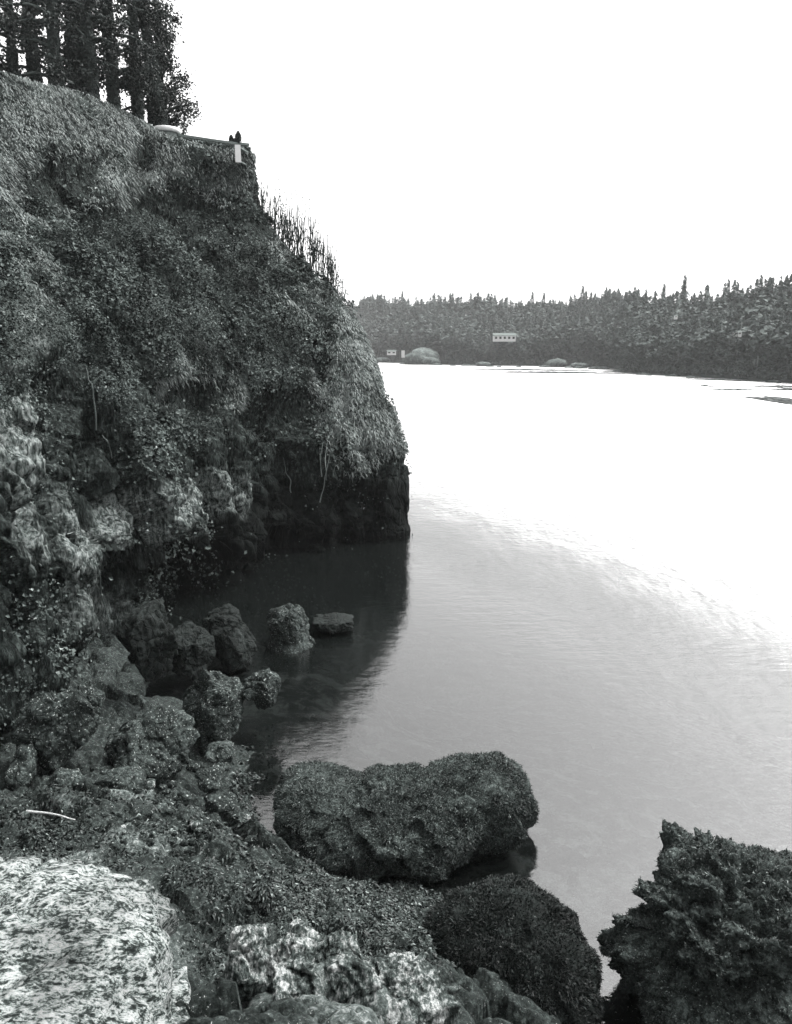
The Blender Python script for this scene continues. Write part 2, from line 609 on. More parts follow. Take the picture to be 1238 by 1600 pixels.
if nrm[NR // 2, NC // 3, 1] > 0:
    nrm = -nrm
P = G.reshape(-1, 3)
n = nrm.reshape(-1, 3)
px, py = topix(P)


def blob(px, py, cx, cy, rx, ry, soft=1.0):
    d = np.sqrt(((px - cx) / rx) ** 2 + ((py - cy) / ry) ** 2)
    return np.clip((1.35 - d) / .7 * soft, 0, 1)


def any_blob(px, py, bl):
    r = np.zeros(np.shape(px))
    for b in bl:
        r = np.maximum(r, blob(px, py, *b[:4]) * (b[4] if len(b) > 4 else 1))
    return r


PALE = [(35, 680, 52, 120), (125, 870, 42, 105), (60, 500, 50, 50, .6), (340, 800, 70, 60), (232, 820, 45, 55), (385, 870, 35, 22),
        (450, 968, 34, 34, .9), (590, 600, 35, 70, .7), (135, 960, 60, 40, .6), (35, 850, 40, 50, .7)]
MOSS = [(130, 170, 190, 70), (200, 280, 60, 90), (300, 250, 80, 60, .6), (490, 420, 90, 60), (560, 590, 60, 110), (380, 400, 70, 60, .6), (520, 500, 60, 90, .9), (60, 560, 70, 90, .6)]
HOLES = [(90, 290, 70, 45), (240, 330, 60, 40), (175, 350, 80, 35), (300, 330, 40, 30), (110, 640, 35, 90), (160, 760, 45, 110), (300, 620, 60, 30), (440, 650, 60, 35), (440, 780, 50, 90), (505, 560, 14, 40), (40, 590, 30, 18), (225, 245, 20, 35)]
hol_v = any_blob(px, py, HOLES)
att_p = any_blob(px, py, PALE)
att_m = any_blob(px, py, MOSS) * (1 - hol_v)
wet_shade = np.clip((1.9 - P[:, 2] + .5 * fbm(P, .8, 3, 17)) / .5, 0, 1) * np.clip((px - 190) / 60, 0, 1)  # shade under the overhang painted into the colour, along with the wet tide band
fa, ed = facets(P * [1, 1, .45], .8, 3, 1.6)
fb, ed2 = facets(P * [1, 1, .55] + 5 + .15 * fbm(P, 2, 2, 8)[:, None], 2.2, 9, 1.6)
fc_, ed3 = facets(P * [1, 1, .6] + 8, 5.5, 15, 1.4)
low = np.clip((py - 560) / 200, 0, 1)
back = (P[:, 1] > 40)
disp = (.6 * fa + .2 * (ed - 1)) * (.25 + .75 * low) + (.26 * fb + .12 * (ed2 - 1) + .07 * fc_ + .04 * (ed3 - 1)) * (.3 + .7 * low) + .25 * fbm(P, .5, 4, 20) + .09 * fbm(P, 4, 4, 30)
# keep the nose outline and the crest close to the plan
topm = np.repeat(np.clip((np.arange(NR) - 71) / 34.0, .12, 1), NC)
colm = np.tile(np.clip(np.abs(np.arange(NC) - 8 / 12 * NC) / 60.0, .3, 1), NR)
disp = (disp - .5 * hol_v) * topm * colm
P = P + n * disp[:, None]
cliff_V, cliff_Q = P, grid_faces(NR, NC)
add('cliff', mesh('cliff', P, cliff_Q, M['cliff'], attrs={'pale': att_p, 'moss': att_m, 'wet': wet_shade}), kind='structure',
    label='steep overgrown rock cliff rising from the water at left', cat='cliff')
cliff_T = quads_to_tris(cliff_Q)
cc = cliff_V[cliff_T].mean(1)
cpx, cpy = topix(cc)
vis = (cpx > -60) & (cpx < 700) & (cpy > 40) & (cc[:, 1] < 34)
cn = np.cross(cliff_V[cliff_T[:, 1]] - cliff_V[cliff_T[:, 0]], cliff_V[cliff_T[:, 2]] - cliff_V[cliff_T[:, 0]])
cn = unit(cn)
flip = (cn * (CAM - cc)).sum(1).mean() < 0
if flip:
    cliff_T = cliff_T[:, ::-1]
    cn = -cn
facing = (cn * unit(CAM - cc)).sum(1) > -.25
vis = vis & facing
dep = np.maximum(depth(cc), 4)
# cover wanted: dense above, thin on bare rock and in the undercut
cover = np.clip(1.15 - np.clip((cpy - 545) / 170, 0, 1) * 1.12, 0, 1)
cover = np.maximum(cover, any_blob(cpx, cpy, [(520, 780, 50, 40, .5), (180, 660, 50, 90, .4), (235, 680, 90, 50, .6), (215, 1000, 25, 60, .25)]))
cover *= 1 - .93 * any_blob(cpx, cpy, [p[:4] for p in PALE if p[1] > 480 and p[0] < 460])
cover *= 1 - .95 * any_blob(cpx, cpy, [(560, 780, 85, 75), (590, 820, 60, 60)])
cover *= 1 - .9 * any_blob(cpx, cpy, [(562, 590, 58, 110), (610, 680, 40, 40), (205, 290, 35, 60)])
cover *= 1 - .5 * any_blob(cpx, cpy, [(150, 165, 190, 45)])
cl = fbm(cc, .75, 4, 51, .6) + .35 * fbm(cc, 2.4, 3, 57)
hol = any_blob(cpx, cpy, HOLES)
dens = np.clip((cl + .1 - .9 * hol) * 4.5, .015, 1) * cover
dens = np.where(vis, dens, 0)
wgt = dens / dep ** 1.6
NL = 260000
Pl, nl = sample_tris(cliff_V, cliff_T, NL, wgt)
bil = np.clip(fbm(Pl, .9, 3, 77) * 1.5 + .2, 0, 1)
bil2 = np.clip(fbm(Pl, 3.2, 2, 79) + .3, 0, 1)
off = (.02 + .75 * bil * RNG.random(NL) ** .3 + .18 * bil2)
lpx, lpy = topix(Pl)
edge = (1 - .85 * any_blob(lpx, lpy, HOLES)) * np.clip((lpy - 250) / 150, .25, 1) * np.where(lpx > 560, .35, 1) * np.where(lpy < 230, .3, 1)
Pl = Pl + (nl * .75 + np.array([0, -.1, .35])) * (off * edge)[:, None]
sz = (.0036 * np.maximum(depth(Pl), 5) + .006) * RNG.uniform(.5, 1.5, NL) * (1 + .5 * np.clip(vnoise(Pl, .6, 44), -.5, 1))
add('ivy', leaves_mesh('ivy', Pl, nl, sz, M['ivy'], .5, .45), kind='stuff',
    label='dense ivy and brambles covering the upper cliff face', cat='ivy')

# grass and moss
gd = np.where(vis, any_blob(cpx, cpy, [(560, 600, 60, 110), (590, 660, 45, 40), (150, 170, 200, 60, .5), (205, 290, 45, 70), (490, 430, 90, 60, .6), (610, 680, 40, 30), (330, 250, 70, 40, .5)]), 0)
gd = np.maximum(gd, np.where(vis & (cpy < 640), np.clip(fbm(cc, .55, 3, 95) * 3 - .1, 0, .45), 0))
gd = gd * (1 - any_blob(cpx, cpy, HOLES)) * np.clip(.6 + 1.5 * fbm(cc, 1.6, 3, 91), .05, 1)
NG = 150000
Pg, ng = sample_tris(cliff_V, cliff_T, NG, gd / dep ** 1.5)
gdp = depth(Pg)
gl_ = (.007 * gdp + .02) * RNG.uniform(.5, 1.5, NG)
add('grass', blades_mesh('grass', Pg, ng + RNG.normal(0, .45, (NG, 3)) + [0, 0, .15], gl_, .0012 * gdp + .002, M['grass'], 1.4, 2), kind='stuff',
    label='short dry grass hanging over the cliff nose and crest', cat='grass')

# ------------------------------------------------------------------ foreshore
CT = [(-200, 1240, 1.1), (22, 1235, 1.0), (150, 1235, .9), (270, 1250, .7), (380, 1315, .72), (430, 1335, .65), (330, 1380, 1.15), (325, 1480, 1.25), (325, 1580, 1.4),
      (0, 1410, 1.5), (150, 1410, 1.5), (262, 1410, 1.4), (0, 1590, 1.9), (150, 1590, 1.9), (262, 1590, 1.7), (-150, 1400, 1.6),
      (0, 1322, 1.3), (150, 1332, 1.25), (262, 1345, 1.2),
      (390, 1470, 1.75), (400, 1590, 2.0), (480, 1475, 1.6), (520, 1590, 1.9), (620, 1560, 1.45), (690, 1590, 1.15), (450, 1400, 1.05), (520, 1440, 1.0), (600, 1425, .55),
      (650, 1405, .25), (700, 1440, .2), (560, 1388, .15), (500, 1368, .08), (440, 1300, -.12), (400, 1240, -.06), (385, 1170, .0), (300, 1160, .12), (200, 1190, .5), (60, 1180, .75), (300, 1080, -.12), (200, 1085, .12), (250, 1040, -.1), (120, 1070, .4), (190, 1040, .2),
      (480, 1110, -.16), (540, 1140, -.3), (440, 1160, -.1), (520, 1190, -.15), (575, 1060, -.5), (650, 1350, -.35), (800, 1330, -.35), (900, 1350, -.4), (940, 1500, -.25), (930, 1600, -.35),
      (620, 1150, -1.6), (880, 1250, -.7), (1000, 1250, -1.0), (700, 1100, -2.6), (1200, 1200, -2.2), (1200, 900, -4.5), (900, 950, -4.5), (1100, 1500, -.3), (1230, 1580, -.1), (640, 1000, -3), (400, 1000, -.5)]
C0 = np.array([atz(*c) for c in CT])
ext = np.array([[0, .3, 3.3], [-3, .3, 3.4], [2.5, .3, 1.0], [6, .3, -.5], [-8, 2, 3.6], [-8, 7, 2], [9, 5, -3], [12, 12, -5], [0, 18, -5], [-6, 16, 0], [10, 22, -6.2], [-6, 22, -3]])
C0 = np.concatenate([C0, ext])
XY = C0[:, :2]
D = np.linalg.norm(XY[:, None] - XY[None], axis=2)
A = np.block([[D + np.eye(len(D)) * .01, np.ones((len(D), 1)), XY], [np.ones((1, len(D))), np.zeros((1, 3))], [XY.T, np.zeros((2, 3))]])
w = np.linalg.solve(A, np.concatenate([C0[:, 2], np.zeros(3)]))


def terrain(q):
    o = np.zeros(len(q))
    for i in range(0, len(q), 40000):
        b = q[i:i + 40000]
        o[i:i + 40000] = np.linalg.norm(b[:, None] - XY[None], axis=2) @ w[:len(XY)] + w[len(XY)] + b @ w[len(XY) + 1:]
    return np.maximum(o, -6.3)


ty = .9 * (22 / .9) ** np.linspace(0, 1, 560)
tx = np.linspace(-1, 1, 460)
TY, TX = np.meshgrid(ty, tx, indexing='ij')
XX = TX * (.8 * TY + 1.6)
q = np.stack([XX.ravel(), TY.ravel()], 1)
z = terrain(q)
P = np.stack([q[:, 0], q[:, 1], z], 1)
tpx, tpy = topix(P)
f1, e1 = facets(P * [1, 1, 1.2], 1.9, 33, 1.6)
f2, e2 = facets(P + 9, 6.0, 35, 1.4)
smooth = any_blob(tpx, tpy, [(130, 1470, 170, 150)])
dry = np.clip((z + .1) / .25, .25, 1)
P[:, 2] += ((.2 * f1 + .05 * (e1 - 1)) + (.07 * f2 + .03 * (e2 - 1)) + .05 * fbm(P, 5, 4, 60)) * (1 - .85 * smooth) * dry + .02 * fbm(P, 18, 3, 63) * dry
pal = any_blob(tpx, tpy, [(390, 1500, 45, 60), (500, 1510, 90, 45), (600, 1560, 80, 25), (600, 1570, 110, 50, .8), (130, 1480, 150, 120), (200, 1240, 40, 15, .8), (90, 1325, 90, 14, .7), (230, 1310, 70, 10, .8), (90, 1270, 40, 8, .7), (470, 1440, 20, 8, .9)])
bed_a = np.clip(-P[:, 2] * 8, 0, 1)
shore_V, shore_Q = P, grid_faces(560, 460)
add('foreshore', mesh('foreshore', P, shore_Q, M['shore'], attrs={'pale': pal, 'bed': bed_a}), kind='structure',
    label='rocky seaweed strewn foreshore sloping down into the water', cat='shore')

# ------------------------------------------------------------------ boulders
ico = {}


def sphere_dirs(sub):
    if sub not in ico:
        import bmesh
        bm = bmesh.new()
        bmesh.ops.create_icosphere(bm, subdivisions=sub, radius=1)
        ico[sub] = (np.array([v.co[:] for v in bm.verts]), np.array([[v.index for v in f.verts] for f in bm.faces]))
        bm.free()
    return ico[sub]


def rock_shape(ells, seed, sub=5, rough=1.0, fs=2.0, smooth_k=.12, freq=1.0, ripple=0, pw=2, cuts=0):
    """ells: (px, py, rx, ry, Y, depth ratio) ellipsoids whose smooth union makes the rock"""
    E = []
    for e in ells:
        if e[0] == 'w':
            E.append((np.array(e[1], float), np.array(e[2], float)))
            continue
        px_, py_, rx, ry, Y = e[:5]
        dr = e[5] if len(e) > 5 else 1.0
        c_ = at(px_, py_, Y)
        k_ = depth(c_) / F
        E.append((c_, np.array([rx * k_, max(rx, ry) * k_ * dr, ry * k_])))
    cen = E[0][0]
    R = max(np.linalg.norm(c_ - cen) + r.max() for c_, r in E) * 1.3
    U, T = sphere_dirs(sub)

    def sdf(Q):
        acc = 0
        for c_, r in E:
            d = ((np.abs((Q - c_) / r) ** pw).sum(1) ** (1 / pw) - 1) * r.min()
            acc = acc + np.exp(-d / (smooth_k * R * .4))
        return -np.log(acc + 1e-30) * smooth_k * R * .4
    t = np.full(len(U), 0.0)
    hit = np.zeros(len(U))
    for s_ in np.linspace(0, R, 60):
        inside = sdf(cen + U * s_) < 0
        hit = np.where(inside, s_, hit)
    lo, hi = hit, hit + R / 59
    for _ in range(8):
        mid = (lo + hi) / 2
        ins = sdf(cen + U * mid[:, None]) < 0
        lo, hi = np.where(ins, mid, lo), np.where(ins, hi, mid)
    if cuts:
        rgc = np.random.default_rng(seed * 7 + 1)
        ref = cen + U * lo[:, None] - cen
        for _ in range(cuts):
            nv = rgc.normal(0, 1, 3) * [1, 1, .8]
            nv /= np.linalg.norm(nv)
            sup = (ref @ nv).max() * rgc.uniform(.6, .92)
            dn = U @ nv
            lo = np.where(dn > .02, np.minimum(lo, sup / np.maximum(dn, .02)), lo)
    Vv = cen + U * lo[:, None]
    r0 = np.mean([e[1].mean() for e in E])
    fa, ea = facets(Vv + seed * 3.3, fs / r0 * .6, seed, 1.6)
    fb, eb = facets(Vv + seed * 1.7, fs * 2.7 / r0 * .6, seed + 20, 1.4)
    Vv = Vv + U * ((r0 * (.22 * fa + .05 * (ea - 1)) + r0 * (.08 * fb + .04 * (eb - 1))) * rough + r0 * (.05 + .03 * rough) * fbm(Vv, 1.5 / r0 * freq, 5, seed) + rough * (.012 * (1 - np.abs(fbm(Vv, 9, 4, seed + 9)) * 4) + .014 * fbm(Vv, 26, 3, seed + 11)))[:, None]
    if ripple:
        Vv = Vv + U * (ripple * fbm(Vv * [1, 1, 2], 14, 3, seed + 5) + .5 * ripple * fbm(Vv * [1, 1.6, 2], 42, 2, seed + 6))[:, None]
    return Vv, T, cen


def boulder(name, ells, seed, mat, label, cat='rock', group=None, weed=None, **kw):
    Vv, T, cen = rock_shape(ells, seed, **kw)
    base = np.array([cen[0], cen[1], Vv[:, 2].min()])
    o = add(name, mesh(name, Vv - base, T, M[mat]), None, label, cat, group, loc=base)
    if weed:
        num, ln, wd, wm, mask = weed
        cc_ = Vv[T].mean(1)
        nn_ = unit(np.cross(Vv[T[:, 1]] - Vv[T[:, 0]], Vv[T[:, 2]] - Vv[T[:, 0]]))
        ww = np.clip(nn_[:, 2] + .55, 0, 1) * (cc_[:, 2] > -.05) * np.clip(.3 + 2.2 * fbm(cc_, 3.5, 4, seed + 40), .14, 1)
        if mask:
            a, b = topix(cc_)
            ww = ww * (1 - any_blob(a, b, mask))
        Pw, nw = sample_tris(Vv, T, num, ww)
        # fronds in tufts, hanging down hill
        tuft = np.stack([vnoise(Pw, 9, 1), vnoise(Pw, 9, 2), vnoise(Pw, 9, 3)], 1)
        dd = nw * 1.1 + tuft * .7 + RNG.normal(0, .45, (num, 3))
        add('seaweed', blades_mesh('seaweed', Pw - base - nw * .004, dd, ln * RNG.uniform(.5, 1.4, num), wd * RNG.uniform(.6, 1.4, num), M[wm], .6, 2), o, kind='stuff')
    return o


# the two weed covered rocks in the water
boulder('boulder', [(640, 1290, 105, 66, 7.15), (742, 1256, 80, 74, 7.35), (555, 1300, 90, 60, 7.05), (478, 1278, 48, 52, 7.2), (490, 1225, 56, 24, 7.9), (600, 1236, 44, 22, 7.9), (785, 1252, 42, 52, 7.35), (655, 1280, 80, 50, 7.3)], 3,
        'weed_rock', 'long rockweed covered boulder lying in the shallow water at centre', 'rock', 'weed covered rocks in the water', weed=(30000, .036, .008, 'weed_mid', None), sub=7, rough=.9, fs=2.6, smooth_k=.09)
boulder('boulder', [(795, 1512, 126, 120, 5.3), (740, 1500, 80, 90, 5.2), (850, 1550, 80, 110, 5.2)], 5,
        'weed_rock_dark', 'dark round boulder shaggy with black seaweed at the bottom edge', 'rock', 'weed covered rocks in the water', weed=(36000, .034, .007, 'weed_dark', None), sub=7, rough=.7, fs=1.2)
boulder('boulder', [(1140, 1470, 130, 130, 5.2), (1095, 1345, 48, 58, 5.7), (1235, 1440, 110, 130, 5.4), (1010, 1490, 62, 52, 5.2), (1070, 1304, 26, 22, 5.85), (1210, 1345, 50, 40, 5.8), (1180, 1580, 190, 90, 4.9), (1075, 1400, 50, 60, 5.5), (1160, 1330, 30, 30, 5.8)], 8,
        'weed_rock', 'craggy seaweed covered rock rising at the bottom right corner', 'rock', 'weed covered rocks in the water', weed=(30000, .032, .007, 'weed_mid', [(1190, 1520, 60, 50)]), sub=7, rough=1.6, fs=3.2, smooth_k=.05, cuts=6)
# pale ledge at lower left
boulder('ledge', [('w', (-2.18, 2.2, 2.24), (1.27, 1.06, .5)), ('w', (-2.7, 2.1, 2.24), (1.5, 1.16, .52)), ('w', (-1.75, 1.8, 2.05), (.8, 1.1, .6))], 12,
        'white_rock', 'broad whitish lichen crusted rock ledge at the lower left', 'rock', sub=7, rough=.42, fs=3.2, smooth_k=.05, ripple=.03, pw=3.8)
# pale jagged rocks at the bottom
for i, (e, lab) in enumerate([
        ([(392, 1500, 38, 58, 3.55), (375, 1560, 45, 50, 3.4)], 'pale jagged rock beside the dark crack right of the white ledge'),
        ([(470, 1500, 45, 44, 3.7), (450, 1570, 60, 50, 3.4)], 'streaked grey rock below the small flat pale stone'),
        ([(530, 1500, 38, 34, 3.75), (540, 1560, 60, 50, 3.5)], 'pale streaked rock with a steep right side at the bottom edge'),
        ([(610, 1550, 75, 36, 3.7), (650, 1590, 90, 40, 3.6)], 'low pale ridge of rock running down to the dark round boulder')]):
    boulder('jagged_rock', e, 30 + i, 'pale_rock', lab, 'rock', 'pale jagged rocks at the bottom', sub=6, rough=1.0, fs=2.4, cuts=16)
# shore boulders below the cliff
SB = [
    ([(240, 1165, 72, 62, 7.9), (200, 1190, 50, 45, 7.6)], 'large pitted boulder with pale speckles at the cliff foot'),
    ([(338, 1090, 48, 50, 9.0), (330, 1130, 40, 40, 8.8)], 'tall dark boulder with a pale ragged top edge'),
    ([(404, 1076, 30, 36, 9.3)], 'dark knobbly rock touching the right side of the tall boulder'),
    ([(100, 1130, 60, 62, 7.3), (70, 1170, 55, 50, 7.1)], 'layered dark rock leaning against the cliff at the left'),
    ([(135, 1095, 26, 30, 7.7)], 'angular block on top of the layered rock at the left'),
    ([(100, 1225, 30, 22, 6.7)], 'small dark rock under the layered rock at the left'),
    ([(330, 1216, 30, 13, 7.0)], 'flat oblong rock below the pitted boulder'),
    ([(287, 1250, 15, 12, 6.7)], 'small pale upright stone above the two rounded ones'),
    ([(262, 1262, 15, 12, 6.6)], 'small rounded grey stone at the left of the row'),
    ([(300, 1276, 26, 15, 6.5)], 'oval stone with a dark hollow in its front'),
    ([(330, 1287, 20, 12, 6.4)], 'grey wedge shaped stone at the right end of the row'),
    ([(345, 1252, 34, 12, 6.8)], 'low dark stone behind the wedge shaped one'),
    ([(37, 1200, 22, 40, 6.8)], 'grey upright slab at the left edge of the shore'),
    ([(190, 1222, 40, 16, 6.9)], 'broken pale slab between the layered rock and the pitted boulder'),
    ([(345, 1175, 30, 18, 7.8)], 'dark low rock at the water edge right of the pitted boulder'),
    ([(225, 1280, 30, 14, 6.2)], 'low mossy stone on the slope above the white ledge'),
]
for i, (e, lab) in enumerate(SB):
    boulder('shore_rock', e, 50 + i, 'beach_rock', lab, 'rock', 'rocks along the foot of the cliff', sub=6 if i < 5 else 5, rough=.9 if i < 5 else .7, fs=2.2, cuts=16)
boulder('flat_stone', [(465, 1447, 13, 5, 4.35)], 90, 'pale_rock', 'small flat pale stone lying above the streaked rocks', 'stone', sub=4, rough=.5)
sdirs, stri = sphere_dirs(3)
stone_me = []
for k in range(6):
    Vs_ = sdirs * [1, .8, .6]
    f_, e_ = facets(Vs_ + k * 7.7, 1.3, k, 1.5)
    Vs_ = Vs_ * (1 + .3 * f_ + .12 * (e_ - 1) + .12 * fbm(Vs_, 3, 3, k))[:, None]
    stone_me.append(mesh('stone', Vs_, stri, M['beach_rock'] if k else M['pale_rock']))
stone_far = []
for k in range(3):
    me_ = stone_me[k + 1].copy()
    me_.materials.clear()
    me_.materials.append(M['shore_rock'])
    stone_far.append(me_)
rs = random.Random(5)
for k in range(75):
    if k < 50:
        sx, sy = rs.uniform(150, 400), rs.uniform(1190, 1330)
    else:
        sx, sy = rs.uniform(20, 330), rs.uniform(1240, 1335)
    zz = 1.0
    for _ in range(25):
        pp = atz(sx, sy, zz)
        zz = .6 * zz + .4 * float(terrain(pp[None, :2])[0])
    pp = atz(sx, sy, zz)
    r_ = rs.choice([4, 5, 6, 7, 9]) / F * float(depth(pp)) * 1.2
    o = add('loose_stone', stone_me[rs.randrange(6)], None, 'small loose stone among the rocks at the cliff foot', 'stone', 'loose stones on the shore', loc=pp + [0, 0, .03])
    o.scale = (r_, r_, r_)
    o.rotation_euler = (rs.uniform(-.4, .4), rs.uniform(-.4, .4), rs.uniform(0, 6.28))
# rocks showing in the dark undercut
for i, (e, lab) in enumerate([
        ([(452, 975, 32, 36, 12.6), (455, 1030, 44, 40, 12.5)], 'pale square block in the dark undercut of the cliff'),
        ([(350, 985, 34, 44, 11.8), (375, 1020, 26, 50, 11.7)], 'dark leaning flake of rock left of the pale square block'),
        ([(235, 1005, 48, 62, 9.9)], 'tall black rock against the cliff foot above the pitted boulder'),
        ([(292, 1012, 40, 44, 11.0)], 'low black rock between the tall one and the leaning flake'),
        ([(520, 972, 45, 8, 13.2)], 'low sloping ledge right of the pale square block')]):
    boulder('undercut_rock', e, 110 + i, 'black_rock' if i else 'beach_rock', lab, 'rock', 'rocks in the undercut of the cliff', sub=6, rough=.9, fs=2, cuts=14)

# rockweed on the foreshore
T = quads_to_tris(shore_Q)
cc_ = shore_V[T].mean(1)
a, b = topix(cc_)
ww = any_blob(a, b, [(450, 1390, 90, 50), (560, 1440, 120, 60), (660, 1430, 60, 60), (330, 1320, 90, 40, .5), (600, 1500, 90, 40, .8), (120, 1290, 160, 50, .5), (150, 1335, 170, 22, .8), (300, 1380, 40, 60, .6), (440, 1215, 70, 60, .5), (330, 1440, 40, 80, .4)])
ww *= (cc_[:, 2] > -.12) * np.clip(.4 + 1.4 * fbm(cc_, 3, 3, 141), .04, 1) * (1 - any_blob(a, b, [(500, 1530, 80, 30), (390, 1510, 35, 50), (465, 1447, 14, 6)]))
NW = 42000
Pw, nw = sample_tris(shore_V, T, NW, ww / np.maximum(depth(cc_), 2) ** 1.2)
nw = np.where(nw[:, 2:3] < 0, -nw, nw)
tuft = np.stack([vnoise(Pw, 9, 1), vnoise(Pw, 9, 2), vnoise(Pw, 9, 3)], 1)
dw = depth(Pw)
add('rockweed', blades_mesh('rockweed', Pw - nw * .004, nw * .6 + tuft + RNG.normal(0, .35, (NW, 3)), .0085 * dw * RNG.uniform(.5, 1.4, NW), .0028 * dw, M['weed_mid'], 1.0, 2), kind='stuff',
    label='tufts of rockweed growing over the foreshore rocks', cat='seaweed')

# ------------------------------------------------------------------ sticks, roots and vines
def stick(name, pts, rad, mat, label, cat, group=None):
    pts = np.array(pts)
    base = pts[0].copy()
    n_ = 14
    path = catmull(pts - base, n_, 0)
    path += catmull(RNG.normal(0, rad * (1.6 if name != 'driftwood_stick' else .5), (6, 3)), n_, 0) * np.sin(np.linspace(0, math.pi, n_))[:, None]
    Vv, Fc = tube(path, np.linspace(rad, rad * .4, n_), 6)
    return add(name, mesh(name, Vv, Fc, M[mat]), None, label, cat, group, loc=base)


def on_shore(px_, py_, lift=.02):
    z0 = 1.0
    for _ in range(25):
        p = atz(px_, py_, z0)
        z0 = .6 * z0 + .4 * float(terrain(p[None, :2])[0])
    return atz(px_, py_, z0 + lift)


stick('driftwood_stick', [on_shore(42, 1268, .08), on_shore(66, 1270, .1), on_shore(90, 1275, .09), on_shore(118, 1281, .05)], .014, 'pale_wood', 'thin bleached stick lying on the slope above the white ledge', 'stick')


def on_cliff(px_, py_, lift=.25):
    i = np.argmin((cpx - px_) ** 2 + (cpy - py_) ** 2 + np.where(facing & (cc[:, 1] < 34), 0, 1e6))
    return at(px_, py_, cc[i, 1] - lift)


for pts, lab in [
        ([(505, 782), (511, 745), (508, 715), (516, 668)], 'pale bare root hanging straight down the dark face near the cliff nose'),
        ([(503, 745), (500, 715), (505, 690)], 'short pale root left of the longest one near the cliff nose'),
        ([(500, 785), (508, 755), (518, 700)], 'thin pale root crossing behind the longest one near the cliff nose'),
        ([(150, 672), (150, 635), (143, 600), (135, 575)], 'grey hanging root in the dark hollow at the left'),
        ([(130, 500), (131, 470), (126, 456), (118, 474)], 'pale arched vine sticking out of the ivy at upper left'),
        ([(190, 850), (184, 770), (176, 715), (160, 680)], 'long thin root hanging down the dark hollow'),
        ([(90, 690), (82, 660), (80, 640)], 'short pale twig by the bare rock at the left edge'),
        ([(100, 995), (92, 950), (84, 905), (60, 880)], 'pale forked root over the layered rock at the left'),
        ([(122, 990), (108, 950), (98, 915)], 'second pale root just right of the forked one'),
        ([(172, 975), (160, 930), (150, 890), (140, 850)], 'pale rope like root down the edge of the pale rock'),
        ([(385, 1035), (375, 1000), (362, 970)], 'thin root hanging over the leaning flake'),
        ([(455, 770), (450, 745), (443, 715)], 'thin twig hanging in the shadow left of the pale roots'),
        ([(240, 540), (248, 510), (244, 490)], 'thin stem rising out of the ivy at mid cliff')]:
    stick('hanging_root', [on_cliff(*p) for p in pts], .03 if 'forked' in lab else .016, 'root', lab, 'root', 'roots and vines on the cliff')

# ------------------------------------------------------------------ cliff top: wall, planter, panel, plants
def box(c0, sx, sy, sz, rz=0, taper=0):
    s_ = np.array([[-1, -1, -1], [1, -1, -1], [1, 1, -1], [-1, 1, -1], [-1, -1, 1], [1, -1, 1], [1, 1, 1], [-1, 1, 1]], float) * .5 * [sx, sy, sz]
    c_, s2 = math.cos(rz), math.sin(rz)
    R = np.array([[c_, -s2, 0], [s2, c_, 0], [0, 0, 1]])
    return s_ @ R.T + np.array(c0), np.array([[0, 3, 2, 1], [4, 5, 6, 7], [0, 1, 5, 4], [1, 2, 6, 5], [2, 3, 7, 6], [3, 0, 4, 7]])


def wall_line(tops, thick, down, name, mat, parent, cap=0):
    down = np.broadcast_to(down, (len(tops),))
    tops = np.array(tops)
    n_ = len(tops)
    Vv = []
    for i, p in enumerate(tops):
        d = tops[min(i + 1, n_ - 1)] - tops[max(i - 1, 0)]
        d[2] = 0
        d /= np.linalg.norm(d)
        s_ = np.array([-d[1], d[0], 0])
        Vv += [p - s_ * cap, p + s_ * (thick + cap), p + s_ * (thick + cap) - [0, 0, down[i]], p - s_ * cap - [0, 0, down[i]]]
    Fc = []
    for i in range(n_ - 1):
        for k in range(4):
            Fc.append((i * 4 + k, (i + 1) * 4 + k, (i + 1) * 4 + (k + 1) % 4, i * 4 + (k + 1) % 4))
    Fc += [(0, 1, 2, 3), ((n_ - 1) * 4 + 3, (n_ - 1) * 4 + 2, (n_ - 1) * 4 + 1, (n_ - 1) * 4)]
    me = mesh(name, np.array(Vv), np.array(Fc), M[mat], smooth=False)
    return add(name, me, parent)


wroot = add('retaining_wall', None, None, 'ivy grown concrete retaining wall ending in a square corner on the cliff top', 'wall', loc=at(391, 228, 26.3) - [0, 0, 2.6])
off0 = np.array(wroot.location)
tops = [at(278, 213, 25.2), at(290, 215, 25.3), at(304, 217, 25.4), at(330, 221, 25.6), at(360, 225, 25.9), at(389, 228, 26.3)]
w_ = wall_line([t - off0 - [0, 0, .0] for t in tops], .35, [.35, .6, 1.1, 1.7, 2.3, 2.7], 'wall', 'concrete', wroot)
corner = tops[-1]
w2 = wall_line([corner - off0 + [0, .002, 0.01], corner - off0 + [-.86, 5, .01]], .3, 2.75, 'side_wall', 'concrete', wroot)
cap = wall_line([t - off0 + [0, 0, .07] for t in tops], .35, .07, 'coping', 'concrete', wroot, .04)
